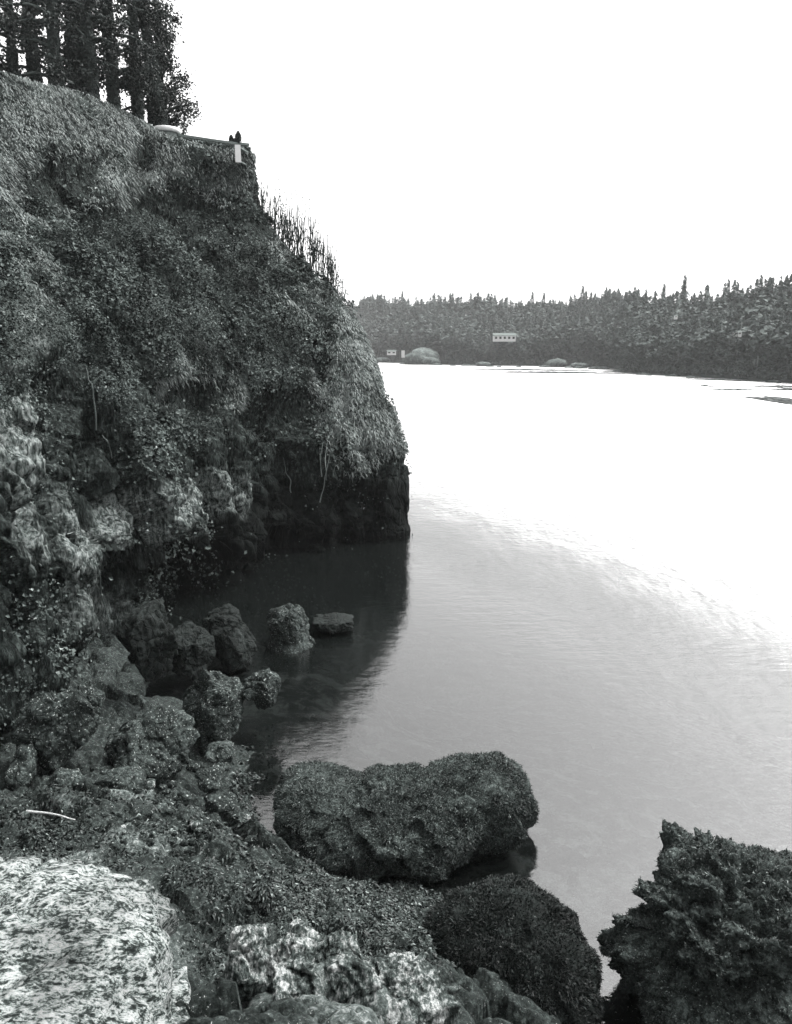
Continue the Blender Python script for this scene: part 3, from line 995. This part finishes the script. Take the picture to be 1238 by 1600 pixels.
# ivy on the wall
Tq = []
for i in range(len(tops) - 1):
    a_, b_ = tops[i], tops[i + 1]
    Tq += [(a_, b_, b_ - [0, 0, 2.7]), (a_, b_ - [0, 0, 2.7], a_ - [0, 0, 2.7])]
WV = np.array(Tq).reshape(-1, 3)
WT = np.arange(len(WV)).reshape(-1, 3)
Pl, nl = sample_tris(WV, WT, 15000)
nl = np.tile(unit(np.array([[.35, -.9, 0]])), (15000, 1))
keep = (vnoise(Pl, 1.2, 5) + .4 * vnoise(Pl, 4, 6) > -1.0) | (tops[0][2] - Pl[:, 2] > 1.5)
keep &= ~((topix(Pl)[0] > 365) & (topix(Pl)[0] < 379) & (topix(Pl)[1] < 255))
Pl, nl = Pl[keep], nl[keep]
Pl = Pl + nl * (.04 + .6 * np.clip(vnoise(Pl, 1.3, 8) + .2 * vnoise(Pl, 4, 9) + .15, 0, 1) * RNG.random(len(Pl)) ** .4)[:, None] - [0, 0, .08]
add('wall_ivy', leaves_mesh('wall_ivy', Pl - off0, nl, .13 * RNG.uniform(.6, 1.2, len(Pl)), M['ivy'], .6, .9), wroot, kind='stuff')

# round planter / tank with a white rim
c0 = at(261, 212, 25.3)
pr = add('planter', None, None, 'round concrete planter with a broad white rim behind the cliff crest', 'planter', loc=c0 - [0, 0, .5])


def lathe(prof, n_=32):
    Vv, Fc = [], []
    for r_, z_ in prof:
        for k in range(n_):
            t = 2 * math.pi * k / n_
            Vv.append((r_ * math.cos(t), r_ * math.sin(t), z_))
    for i in range(len(prof) - 1):
        for k in range(n_):
            q_ = (k + 1) % n_
            Fc.append((i * n_ + k, i * n_ + q_, (i + 1) * n_ + q_, (i + 1) * n_ + k))
    return np.array(Vv), np.array(Fc)


Vv, Fc = lathe([(.36, .3), (.37, .55), (.33, .55), (.33, .45), (.001, .45)])
add('drum', mesh('drum', Vv, Fc, M['concrete']), pr)
Vv, Fc = lathe([(.375, .552), (.43, .56), (.43, .68), (.41, .69), (.33, .69), (.32, .56)])
add('rim', mesh('rim', Vv, Fc, M['white_paint']), pr)

# white gauge board on the wall corner
p0 = at(372, 240, 25.15)
Vv, Fc = box((0, 0, 0), .17, .04, .5, .32)
gb = add('white_board', mesh('white_board', Vv, Fc, M['white_paint'], smooth=False), None, 'narrow upright white board fixed to the wall near its corner', 'board', loc=p0)
for dz in (-.2, .2):
    Vv, Fc = tube([(.0, .01, dz), (.2, .9, dz)], .03, 8)
    add('bracket', mesh('bolt', Vv, Fc, M['concrete']), gb)

# clipped shrubs on the wall
def shrub(px_, py_top, py_bot, wpx, Y, label, seed):
    b0 = at(px_, py_bot, Y)
    h = at(px_, py_top, Y)[2] - b0[2]
    r_ = wpx / F * depth(b0) / 2
    o = add('upright_shrub', None, None, label, 'shrub', 'small shrubs on the wall', loc=b0)
    Vv, Fc = tube([(0, 0, -.1), (0.01, 0, h * .5), (0, 0, h * .9)], [.03, .025, .01], 6)
    add('stem', mesh('stem', Vv, Fc, M['bark']), o)
    n_ = 700
    t = RNG.random(n_)
    an = RNG.random(n_) * 2 * math.pi
    rr = r_ * np.sin(np.clip(t * .9 + .12, 0, 1) * math.pi) ** .5 * RNG.random(n_) ** .4
    Pp = np.stack([rr * np.cos(an), rr * np.sin(an), t * h], 1)
    nn = unit(np.stack([np.cos(an), np.sin(an), .3 + 0 * an], 1))
    add('foliage', leaves_mesh('foliage', Pp, nn, .05 * RNG.uniform(.6, 1.2, n_), M['tree_leaf'], .7, .3), o, kind='stuff')


shrub(373, 205, 226, 10, 26.1, 'taller upright shrub standing on the wall above the white board', 1)
shrub(362, 211, 226, 8, 26.1, 'shorter squared shrub left of the taller one on the wall', 2)
shrub(368, 216, 226, 6, 26.15, 'low shrub between the two upright ones on the wall', 3)

# ------------------------------------------------------------------ bare saplings on the ridge
def sil_y(px_):
    return np.interp(px_, [391, 410, 450, 500, 535, 545], [318, 345, 397, 445, 474, 495])


SAP = [(398, 265), (408, 262), (415, 300), (420, 293), (432, 288), (437, 287), (444, 302), (449, 303), (452, 322), (457, 310), (463, 312), (469, 298), (474, 318), (479, 316), (484, 318), (487, 322), (490, 340), (494, 345),
       (499, 362), (503, 358), (508, 353), (513, 372), (517, 382), (520, 366), (525, 400), (404, 295), (428, 320), (441, 330), (460, 345), (476, 350), (530, 430), (497, 380), (536, 432)]
ORD = 'first second third fourth fifth sixth seventh eighth ninth tenth eleventh twelfth thirteenth fourteenth fifteenth sixteenth seventeenth eighteenth nineteenth twentieth'.split()
ORD += ['twenty-' + w_o for w_o in ORD[:9]] + ['thirtieth'] + ['thirty-' + w_o for w_o in ORD[:9]] + ['fortieth'] + ['forty-' + w_o for w_o in ORD[:9]] + ['fiftieth'] + ['fifty-' + w_o for w_o in ORD[:9]]
SAP = [(a_, b_ - (10 if 412 < a_ < 515 else 0)) for a_, b_ in SAP] + [(x_ + .5, 268 + (x_ - 400) * .78 + random.uniform(0, 32)) for x_ in np.linspace(412, 522, 22)]
for i, (sx, ytop) in enumerate(sorted(SAP)):
    bx = sx - random.uniform(0, 6)
    by = sil_y(bx) + 6
    Y = float(np.interp(bx, [391, 450, 535, 545], [26.2, 25.2, 23.2, 22.8])) + random.uniform(.0, .5)
    b0 = at(bx, by, Y)
    t0 = at(sx, ytop, Y + random.uniform(-.3, .3))
    nm = 'sapling'
    lab = 'thin bare alder sapling on the ridge'
    o = add(nm, None, None, 'thin bare sapling, ' + ORD[i] + ' from the wall corner along the cliff ridge', 'sapling', 'bare saplings on the cliff ridge', loc=b0)
    pts = catmull(np.array([[0, 0, -.2], (t0 - b0) * .4 + [random.uniform(-.06, .06), 0, 0], (t0 - b0)]), 9, 0)
    Vv, Fc = tube(pts, np.linspace(.016, .007, 9), 5)
    add('stem', mesh('stem', Vv, Fc, M['twig']), o)
    hh = np.linalg.norm(t0 - b0)
    for k in range(random.randint(5, 9)):
        f_ = random.uniform(.25, .85)
        p = pts[int(f_ * 8)]
        an = random.uniform(-1, 1)
        L_ = hh * (1 - f_) * random.uniform(.35, .8)
        e = p + np.array([math.sin(an) * .35, random.uniform(-.2, .2), 1]) * L_
        Vv, Fc = tube([p, (p + e) / 2 + [math.sin(an) * .05, 0, 0], e], [.01, .008, .006], 4)
        add('twig', mesh('twig', Vv, Fc, M['twig']), o)
    nb = random.choice([6, 12, 20]) if 405 < sx < 522 else 60
    if nb:
        Pp = np.stack([RNG.normal(0, .12, nb), RNG.normal(0, .1, nb), RNG.uniform(.1, 1, nb) * hh], 1) + (t0 - b0) * np.array([1, 1, 0]) * .5
        add('dead_leaves', leaves_mesh('dead_leaves', Pp, RNG.normal(0, 1, (nb, 3)), .05, M['tree_leaf']), o, kind='stuff')

# ------------------------------------------------------------------ cliff top trees
def big_tree(px_, wpx, Y, ytop, seed, label, lean=0, ivy=5000, crown=7000, reach=1.0, bias=0.0):
    rg = random.Random(seed)
    ybase = float(np.interp(px_, [-60, 0, 59, 117, 176, 235, 293], [100, 125, 142, 158, 182, 210, 222])) + 14
    b0 = at(px_, ybase, Y)
    hgt = at(px_, ytop, Y)[2] - b0[2]
    r_ = wpx / F * depth(b0) / 2 * .62
    o = add('ivy_clad_tree', None, None, label, 'tree', 'trees behind the cliff crest', loc=b0 - [0, 0, .4])
    pts = catmull(np.array([[0, 0, -.6], [lean * .3, 0, hgt * .4], [lean, 0, hgt * .95]]), 10, 0)
    Vv, Fc = tube(pts, np.linspace(r_ * 1.15, r_ * .6, 10), 10)
    add('trunk', mesh('trunk', Vv, Fc, M['bark']), o)
    t = RNG.random(ivy)
    an = RNG.random(ivy) * 2 * math.pi
    c_ = np.stack([np.interp(t * hgt, pts[:, 2], pts[:, 0]), 0 * t, t * hgt], 1)
    rr = r_ * (1.1 + .55 * RNG.random(ivy) + .35 * vnoise(c_ * 1.0 + seed, 1.6))
    rr = rr * (1.1 - .5 * t)
    nn = np.stack([np.cos(an), np.sin(an), 0 * an], 1)
    add('ivy', leaves_mesh('ivy', c_ + nn * rr[:, None], nn, .11 * RNG.uniform(.5, 1.2, ivy), M['trunk_ivy'], .5, .3), o, kind='stuff')
    br, tips = [], []
    for k in range(16):
        f_ = rg.uniform(.3, 1.0)
        p = np.array([np.interp(f_ * hgt, pts[:, 2], pts[:, 0]), 0, f_ * hgt * .95])
        a_ = rg.uniform(0, 2 * math.pi)
        L_ = reach * rg.uniform(.6, 1.5)
        e = p + np.array([math.cos(a_) * L_ + bias, math.sin(a_) * L_, rg.uniform(-.35, .15) * L_])
        br.append(tube([p, (p + e) / 2 + [0, 0, .1], e], [.06, .045, .02], 5))
        tips += [p * .35 + e * .65, e, e * .8 + p * .2 + [0, 0, -.15]]
    Vv, Fc = join(br)
    add('limbs', mesh('limbs', Vv, Fc, M['bark']), o)
    tips = np.array(tips)
    ci = RNG.integers(0, len(tips), crown)
    Pp = tips[ci] + RNG.normal(0, 1, (crown, 3)) * RNG.uniform(.05, .2, (crown, 1)) * [1, 1, .8]
    Pp = Pp[Pp[:, 2] < hgt * 1.0]
    crown = len(Pp)
    add('crown', leaves_mesh('crown', Pp, RNG.normal(0, 1, (crown, 3)), .1 * RNG.uniform(.5, 1.2, crown), M['tree_leaf'], .8, .5), o, kind='stuff')


TR = [(-30, 26, 23, -40, 'ivy clad tree at the very left edge of the cliff crest', 0),
      (24, 13, 24, -60, 'slim dark tree second from the left on the crest', .05),
      (57, 20, 24.5, -80, 'dark ivy clad trunk left of the bright gap in the trees', .0),
      (91, 22, 22.5, -50, 'pale ivy clad trunk right of the bright gap in the trees', .05),
      (128, 34, 25, -80, 'thick dark tree in the middle of the crest', -.05),
      (148, 20, 23.6, -60, 'ivy clad trunk standing in front of the thick dark tree', -.05),
      (181, 22, 24.5, -70, 'conical ivy clad trunk right of the thick dark tree', .0),
      (218, 18, 25.5, -50, 'ivy clad trunk third from the right end of the trees', .04),
      (238, 11, 27, -40, 'slender trunk between the two right hand ivy clad trunks', .1),
      (257, 22, 26, -30, 'rightmost ivy clad trunk rising behind the white rimmed planter', -.45)]
for i, (x_, w__, Y, yt, lab, ln) in enumerate(TR):
    last = i == len(TR) - 1
    big_tree(x_, w__, Y, yt, 200 + i, lab, ln, ivy=5500, crown=2000 if not last else 1400, reach=.85 if not last else .55, bias=0 if i < 8 else -.2)
# broadleaf tree with boughs reaching out over the planter
b0 = at(262, 226, 27.0)
o = add('broadleaf_tree', None, None, 'broadleaf tree with leafy boughs reaching right beyond the planter', 'tree', loc=b0)
sp_br, tipl = [], []
trk = np.array([[0, 0, -.3], at(255, 170, 27) - b0, at(250, 110, 27) - b0, at(246, 75, 27) - b0, at(244, 0, 27) - b0])
Vv, Fc = tube(catmull(trk, 10, 0), np.linspace(.13, .05, 10), 8)
add('trunk', mesh('trunk', Vv, Fc, M['bark']), o)
for (sx, sy, ex, ey) in [(256, 180, 300, 165), (254, 165, 292, 130), (252, 150, 284, 118), (258, 190, 290, 192), (250, 130, 270, 96), (250, 120, 262, 84), (255, 172, 304, 176), (252, 140, 225, 110), (255, 185, 280, 205), (254, 175, 270, 150), (250, 110, 248, 80), (247, 80, 262, 50), (246, 75, 250, 30), (246, 60, 256, 10), (246, 60, 235, 20), (246, 40, 248, -10)]:
    p, e = at(sx, sy, 27) - b0, at(ex, ey, 27 + random.uniform(-.8, .8)) - b0
    sp_br.append(tube([p, (p + e) / 2 + [0, 0, .12], e], [.05, .035, .012], 5))
    for f_ in (.45, .62, .78, .9, 1):
        tipl.append(p + (e - p) * f_ + np.array([random.uniform(-.12, .12), random.uniform(-.2, .2), random.uniform(-.12, .12)]))
Vv, Fc = join(sp_br)
add('limbs', mesh('limbs', Vv, Fc, M['bark']), o)
tipl = np.array(tipl)
n_ = 5200
ci = RNG.integers(0, len(tipl), n_)
Pp = tipl[ci] + RNG.normal(0, .13, (n_, 3))
add('crown', leaves_mesh('crown', Pp, RNG.normal(0, 1, (n_, 3)), .085 * RNG.uniform(.6, 1.2, n_), M['tree_leaf'], .8, .5), o, kind='stuff')

# ------------------------------------------------------------------ far shore
SH = [(380, 560), (540, 563), (590, 565), (680, 569), (760, 571), (860, 572), (950, 575), (990, 583), (1060, 587), (1224, 597), (1420, 610), (1700, 626)]
RD = [(380, 478), (540, 470), (590, 463), (680, 463), (800, 468), (860, 466), (950, 461), (990, 462), (1060, 461), (1224, 434), (1420, 420), (1700, 410)]
RI = [90, 75, 70, 65, 62, 60, 58, 56, 55, 50, 45, 40]
s0 = np.array([atz(a_, b_, 0) for a_, b_ in SH])
TREE_H = np.interp(s0[:, 1], [100, 260], [7.5, 10.5])
ridge = []
for i, (a_, b_) in enumerate(RD):
    p = at(a_, b_, s0[i][1] + RI[i])
    ridge.append([p[0], p[1], p[2] - TREE_H[i]])
ridge = np.array(ridge)
far_rows = [s0 * [1, 1, 0] + [0, -2, -2.5], s0 + [0, 0, .0], s0 + [0, 2.5, 1.6], s0 * .72 + ridge * .28 + [0, 0, .4], s0 * .35 + ridge * .65, ridge, ridge + [0, 60, -3], ridge + [0, 400, -12]]
FG = catmull(catmull(np.array(far_rows), 90, 0), 420, 1)
Pf = FG.reshape(-1, 3)
Pf[:, 2] += fbm(Pf, .12, 4, 5) * 1.0 * np.clip(Pf[:, 2] * .5 + .3, .2, 1.5)
add('hillside', mesh('hillside', Pf, grid_faces(90, 420), M['far_ground']), kind='structure', label='wooded hillside on the far shore', cat='hill')
FGd = Pf.reshape(90, 420, 3)


def far_pt(u, v):
    """u along the shore 0..1, v from shore 0 to ridge 1"""
    r_ = (1.6 + v * 3.4) / 7 * 89
    c_ = u * 419
    i, j = min(int(r_), 88), min(int(c_), 418)
    fr_, fc = r_ - i, c_ - j
    return FGd[i, j] * (1 - fr_) * (1 - fc) + FGd[i + 1, j] * fr_ * (1 - fc) + FGd[i, j + 1] * (1 - fr_) * fc + FGd[i + 1, j + 1] * fr_ * fc


def conifer(seed, wide=.17, layers=11, per=8):
    """unit height: trunk and tiers of drooping boughs"""
    rg = np.random.default_rng(seed)
    tv, tf = tube([(0, 0, -.05), (0, 0, .5), (0, 0, .97)], [.013, .009, .002], 5)
    tri = []
    z0 = rg.uniform(.12, .3)
    nb = layers * per * 2
    lean = rg.normal(0, .02, 2)
    for k in range(nb):
        f_ = rg.random() ** .8
        clump = .55 + .45 * math.sin(f_ * 23 + seed) * math.sin(f_ * 9 + seed * 2)
        z_ = z0 + (1.0 - z0) * f_
        r_ = (wide * (1 - f_) ** .7 + .012) * (.6 + .5 * clump)
        a_ = rg.uniform(0, 6.28)
        rr = r_ * rg.uniform(.35, 1.15)
        d = np.array([math.cos(a_), math.sin(a_), 0])
        s_ = np.array([-d[1], d[0], 0])
        o_ = np.array([lean[0] * f_, lean[1] * f_, 0])
        wd_ = .028 + .04 * (1 - f_)
        tri.append([o_ + d * rr * .3 + s_ * wd_ * .5 + [0, 0, z_ + .02], o_ + d * rr * .4 - s_ * wd_ * .6 + [0, 0, z_ + rg.uniform(-.01, .03)], o_ + d * rr * 1.1 + s_ * rg.normal(0, .02) + [0, 0, z_ + rg.uniform(-.05, .02)]])
    tri.append([[-.01 + lean[0], 0, .93], [.01 + lean[0], 0, .93], [lean[0], 0, 1.03]])
    cv = np.array(tri, float).reshape(-1, 3)
    return (tv, tf), (cv, np.arange(len(cv)).reshape(-1, 3))


def roundtree(seed):
    rg = np.random.default_rng(seed)
    tv, tf = tube([(0, 0, -.05), (.01, 0, .4), (0, 0, .8)], [.02, .014, .004], 5)
    n_ = 150
    d = unit(rg.normal(0, 1, (n_, 3)))
    c_ = d * rg.uniform(.4, 1, (n_, 1)) * [.24, .24, .34] * (1 + .3 * np.sin(d[:, :1] * 5 + seed)) + [0, 0, .62]
    a_ = unit(rg.normal(0, 1, (n_, 3)))
    b_ = unit(np.cross(a_, d))
    cv = np.stack([c_ - a_ * .05, c_ + a_ * .05, c_ + b_ * .08], 1).reshape(-1, 3)
    return (tv, tf), (cv, np.arange(len(cv)).reshape(-1, 3))


kinds = [conifer(1, .24), conifer(2, .19, 12), conifer(3, .3, 9), conifer(4, .16, 12, 7), roundtree(5), roundtree(6), roundtree(7)]
for i, ((tv, tf), (cv, cf)) in enumerate(kinds):
    kinds[i] = (tv, tf, cv, cf, mesh('far_trunk', tv, tf, M['bark']), mesh('far_crown', cv, cf, M['fir'], smooth=False))

HOUSE_U = [topix(None) if 0 else None]
trees = []
rgt = np.random.default_rng(99)
NT = 2900
for i in range(NT):
    u = rgt.uniform(.03, .9)
    v = rgt.uniform(0.02, 1.06) if i > 320 else rgt.uniform(.93, 1.06)
    p = far_pt(u, v)
    tx_, ty_ = topix(p)
    if tx_ < 520 or tx_ > 1275:
        continue
    if v < .16 and (624 < tx_ < 700):
        continue
    if 764 < tx_ < 812 and 216 < p[1] < 232 and rgt.random() < .4:
        continue
    H_ = float(np.interp(p[1], [110, 330], [7.2, 10.5])) * (rgt.uniform(.62, 1.22) if v < .9 else rgt.uniform(.82, 1.12))
    if v < .12:
        H_ *= .6
    k = int(rgt.choice(7, p=[.16, .1, .14, .05, .19, .18, .18])) if v < .85 else int(rgt.choice(7, p=[.25, .12, .25, .06, .12, .1, .1]))
    if k >= 4:
        H_ *= .85
    H_ *= 1 + .16 * math.sin(p[0] * .13 + 1) * math.sin(p[0] * .051 + p[1] * .05)
    trees.append((p, H_, k, rgt.uniform(0, 6.28), v, rgt.uniform(1.0, 1.7)))
# taller ones that stand out on the skyline
for sx, sy in [(832, 456), (910, 446), (1036, 443), (1065, 440), (1068, 430), (1104, 444), (1136, 436), (1186, 429), (630, 455), (1008, 452), (945, 449), (1150, 440), (1200, 432), (680, 458), (850, 457)]:
    u_ = np.interp(sx, [topix(far_pt(t, 1))[0] for t in np.linspace(.05, .9, 60)], np.linspace(.05, .9, 60))
    p = far_pt(float(u_), 1.0)
    top_ = at(sx, sy, p[1])
    trees.append((p, top_[2] - p[2], 1 if sx % 2 else 3, 0.5, 2.0, 1.3))
score = [-(2 if t[4] >= 2 else 0) - (1.0 if t[4] > .93 else 0) - t[1] / np.linalg.norm(t[0]) * 6 for t in trees]
order = np.argsort(score)
single, rest = order[:290], order[290:]
for j in single:
    p, H_, k, rz, v, wd = trees[j]
    nm = 'fir_tree' if k < 4 else 'round_crowned_tree'
    lab = ('narrow dark conifer standing in the forest on the far shore' if k < 4 else 'round crowned tree standing in the forest on the far shore')
    o = add(nm, None, None, lab, 'tree', 'conifers on the far shore' if k < 4 else 'round crowned trees on the far shore', loc=p - [0, 0, .1])
    o.rotation_euler = (0, 0, rz)
    o.scale = (H_ * wd, H_ * wd, H_)
    add('trunk', kinds[k][4], o)
    add('crown', kinds[k][5], o)
Vs, Fs, n0 = [], [], 0
for j in rest:
    p, H_, k, rz, v, wd = trees[j]
    c_, s_ = math.cos(rz), math.sin(rz)
    R = np.array([[c_, -s_, 0], [s_, c_, 0], [0, 0, 1]])
    cv = (kinds[k][2] * [H_ * wd, H_ * wd, H_]) @ R.T + p
    tv = (kinds[k][0] * H_) @ R.T + p
    tf = kinds[k][1]
    tf = np.concatenate([tf[:, [0, 1, 2]], tf[:, [0, 2, 3]]])
    Vs += [cv, tv]
    Fs += [kinds[k][3] + n0, tf + n0 + len(cv)]
    n0 += len(cv) + len(tv)
add('forest', mesh('forest', np.concatenate(Vs), np.concatenate(Fs), M['fir'], smooth=False), kind='stuff',
    label='mass of evergreen forest covering the far hillside', cat='forest')
# shore bushes
n_ = 26000
uu, vv = RNG.uniform(.03, .9, n_), RNG.uniform(0, .25, n_)
rr_ = ((1.6 + vv * 3.4) / 7 * 89).astype(int)
Pb = FGd[rr_, (uu * 419).astype(int)] + RNG.normal(0, .6, (n_, 3)) * [1, 1, .5]
a_, b_ = topix(Pb)
kp = ~((a_ > 622) & (a_ < 695)) & ~((a_ > 762) & (a_ < 815) & (b_ < 545)) & (Pb[:, 2] > .4)
Pb = Pb[kp]
add('shore_bushes', leaves_mesh('shore_bushes', Pb, RNG.normal(0, 1, (len(Pb), 3)), .7 * RNG.uniform(.4, 1.2, len(Pb)), M['fir'], .8, .5), kind='stuff',
    label='low scrub along the far waterline', cat='bushes')

# far shore rocks
for i, (e, lab) in enumerate([
        ([(662, 562, 30, 16, 232)], 'pale domed rock headland on the far shore beside the white marker'),
        ([(672, 568, 18, 8, 228)], 'smaller pale rock at the water in front of the domed headland'),
        ([(596, 566, 14, 5, 245)], 'low pale rock on the far shore next to the cliff nose'),
        ([(755, 570, 13, 4, 218)], 'low grey rock on the far shore below the white house'),
        ([(870, 572, 17, 8, 200)], 'grey rock on the far shore at its middle'),
        ([(978, 566, 12, 4, 172)], 'pale flat rock on the far shore where it steps forward'),
        ([(905, 574, 14, 5, 190)], 'low dark rock right of the middle of the far shore')]):
    fx_, fy_, frx, fry = e[0][:4]
    sy_ = float(np.interp(fx_, [a_ for a_, b_ in SH], [b_ for a_, b_ in SH]))
    e = [(fx_, sy_ + .5 - fry * .45, frx, fry, atz(fx_, sy_ + 1.2, 0)[1] + 1.5)]
    boulder('far_rock', e, 300 + i, 'shore_rock', lab, 'rock', 'rocks on the far shore', sub=4, rough=.7, fs=1.6)
rs = random.Random(8)
for k in range(34):
    fx = rs.uniform(596, 1235)
    fy = float(np.interp(fx, [a_ for a_, b_ in SH], [b_ for a_, b_ in SH])) - rs.uniform(-.5, 1)
    fp = atz(fx, fy + 2, 0)
    r_ = rs.uniform(2, 6) / F * float(depth(fp))
    o = add('shoreline_rock', stone_far[rs.randrange(3)], None, 'low pale rock on the waterline of the far shore', 'rock', 'small rocks along the far waterline', loc=fp + [0, 1.0, .1])
    o.scale = (r_ * 2, r_ * 1.2, r_ * .8)
    o.rotation_euler = (0, 0, rs.uniform(-.5, .5))
# dark bars on the far water
for i, (x0, x1, y0, y1, th) in enumerate([(720, 930, 577, 580, 1.0), (760, 975, 581.5, 584, 1.2), (940, 1070, 581, 584, 1.0), (1050, 1224, 592, 597, 1.0), (1110, 1180, 609, 609, .9), (1205, 1260, 609, 610, 1.0)]):
    a_, b_ = atz(x0, y0, 0), atz(x1, y1, 0)
    k_ = depth(a_) / F
    nseg = 40
    path = a_ + (b_ - a_) * np.linspace(0, 1, nseg)[:, None]
    path[:, 1] += RNG.normal(0, .3, nseg)
    Vv, Fc = tube(path - a_, 2.0 * th * k_ * (.4 + .6 * np.sin(np.linspace(.05, 3.1, nseg))) * RNG.uniform(.8, 1.2, nseg), 7)
    Vv[:, 1] = path[:, 1].repeat(7) - a_[1] + (Vv[:, 1] - (path[:, 1].repeat(7) - a_[1])) * 6
    lab = ['upper dark reef line lying off the middle of the far shore', 'lower dark reef line lying off the middle of the far shore', 'short dark reef where the far shore steps forward', 'long dark reef along the right hand shore',
           'short reef in the grey ripples at the right', 'reef at the right edge of the water'][i]
    add('reef', mesh('reef', Vv, Fc, M['kelp']), None, lab, 'reef', 'low reefs off the far shore', loc=a_)

# dark flakes added on the water to imitate the grey wind ripples at the right
nk = 5000
kx, ky = RNG.uniform(1095, 1290, nk * 4), RNG.uniform(601, 634, nk * 4)
kp_ = atz(kx, ky, 0.0).T if atz(kx, ky, 0.0).shape[0] == 3 else atz(kx, ky, 0.0)
wt = (vnoise(kp_ * [.25, .05, 1], 1, 3) + .5 * vnoise(kp_ * [1, .3, 1], 1, 4) > .1) & (ky < 604 + (kx - 1095) * .16 + 6)
kp_ = kp_[wt][:nk] + [0, 0, .02]
add('floating_kelp', leaves_mesh('floating_kelp', kp_, np.tile([0, 0, 1.0], (len(kp_), 1)), .5 * RNG.uniform(.5, 1.5, len(kp_)), M['kelp'], .15, 1, fold=.02), kind='stuff',
    label='loose patches of kelp floating off the right hand shore', cat='kelp')
# white marker and houses
p0 = at(630, 566, 233)
o = add('marker_post', None, None, 'small square white marker on the shore left of the domed headland', 'marker', loc=p0)
Vv, Fc = box((0, 0, 1.2), .25, .25, 2.6)
add('post', mesh('post', Vv, Fc, M['concrete'], smooth=False), o)
Vv, Fc = box((0, -.2, 2.4), 1.0, .12, 2.1)
add('board', mesh('board', Vv, Fc, M['white_paint'], smooth=False), o)


def house(pxc, pyc, wpx, hpx, Y, label, nwin):
    c_ = at(pxc, pyc + hpx / 2, Y)
    k_ = depth(c_) / F
    w__, h__ = wpx * k_, hpx * k_
    o = add('house', None, None, label, 'house', 'white houses in the far trees', loc=c_)
    Vv, Fc = box((0, 0, h__ / 2 - .2), w__, w__ * .4, h__ + .4)
    add('wall', mesh('wall', Vv, Fc, M['white_paint'], smooth=False), o)
    a_ = w__ * .54
    d = w__ * .24
    rh = h__ * .55
    Vv = np.array([[-a_, -d, h__ + .003], [a_, -d, h__ + .003], [a_, d, h__ + .003], [-a_, d, h__ + .003], [-a_, 0, h__ + rh], [a_, 0, h__ + rh]])
    me = bpy.data.meshes.new('roof')
    me.from_pydata([tuple(v) for v in Vv], [], [(0, 1, 5, 4), (2, 3, 4, 5), (0, 4, 3), (1, 2, 5), (0, 3, 2, 1)])
    me.materials.append(M['roof_grey'])
    add('roof', me, o)
    wm = None
    for k in range(nwin):
        x_ = (k + .5) / nwin * w__ - w__ / 2
        if wm is None:
            Vv, Fc = box((0, 0, 0), w__ / nwin * .5, .06, h__ * .5)
            wm = mesh('window', Vv, Fc, M['glass'], smooth=False)
        add('window', wm, o, loc=(x_, -w__ * .2 - .01, h__ * .5))


house(788, 528, 34, 7, 226, 'long white house with a row of windows half hidden in the far trees', 5)
house(1152, 521, 12, 4, 134, 'small white house among the trees near the right edge', 2)
house(1056, 495, 5, 2, 172, 'tiny pale hut high in the far forest', 1)
house(612, 551, 14, 4, 255, 'low pale boathouse close to the cliff nose', 2)

# thin sea air that lifts the far shore
Vv, Fc = box((0, 700, 14), 3200, 1800, 42)
hm = bpy.data.materials.new('air')
hm.use_nodes = True
hn = hm.node_tree.nodes
hn.clear()
ho = hn.new('ShaderNodeOutputMaterial')
pv = hn.new('ShaderNodeVolumePrincipled')
pv.inputs['Density'].default_value = .00038
pv.inputs['Color'].default_value = (.9, .91, .91, 1)
hm.node_tree.links.new(pv.outputs[0], ho.inputs['Volume'])
add('haze', mesh('haze', Vv, Fc, hm, smooth=False), kind='stuff', label='thin pale sea haze between the camera and the far shore', cat='haze')
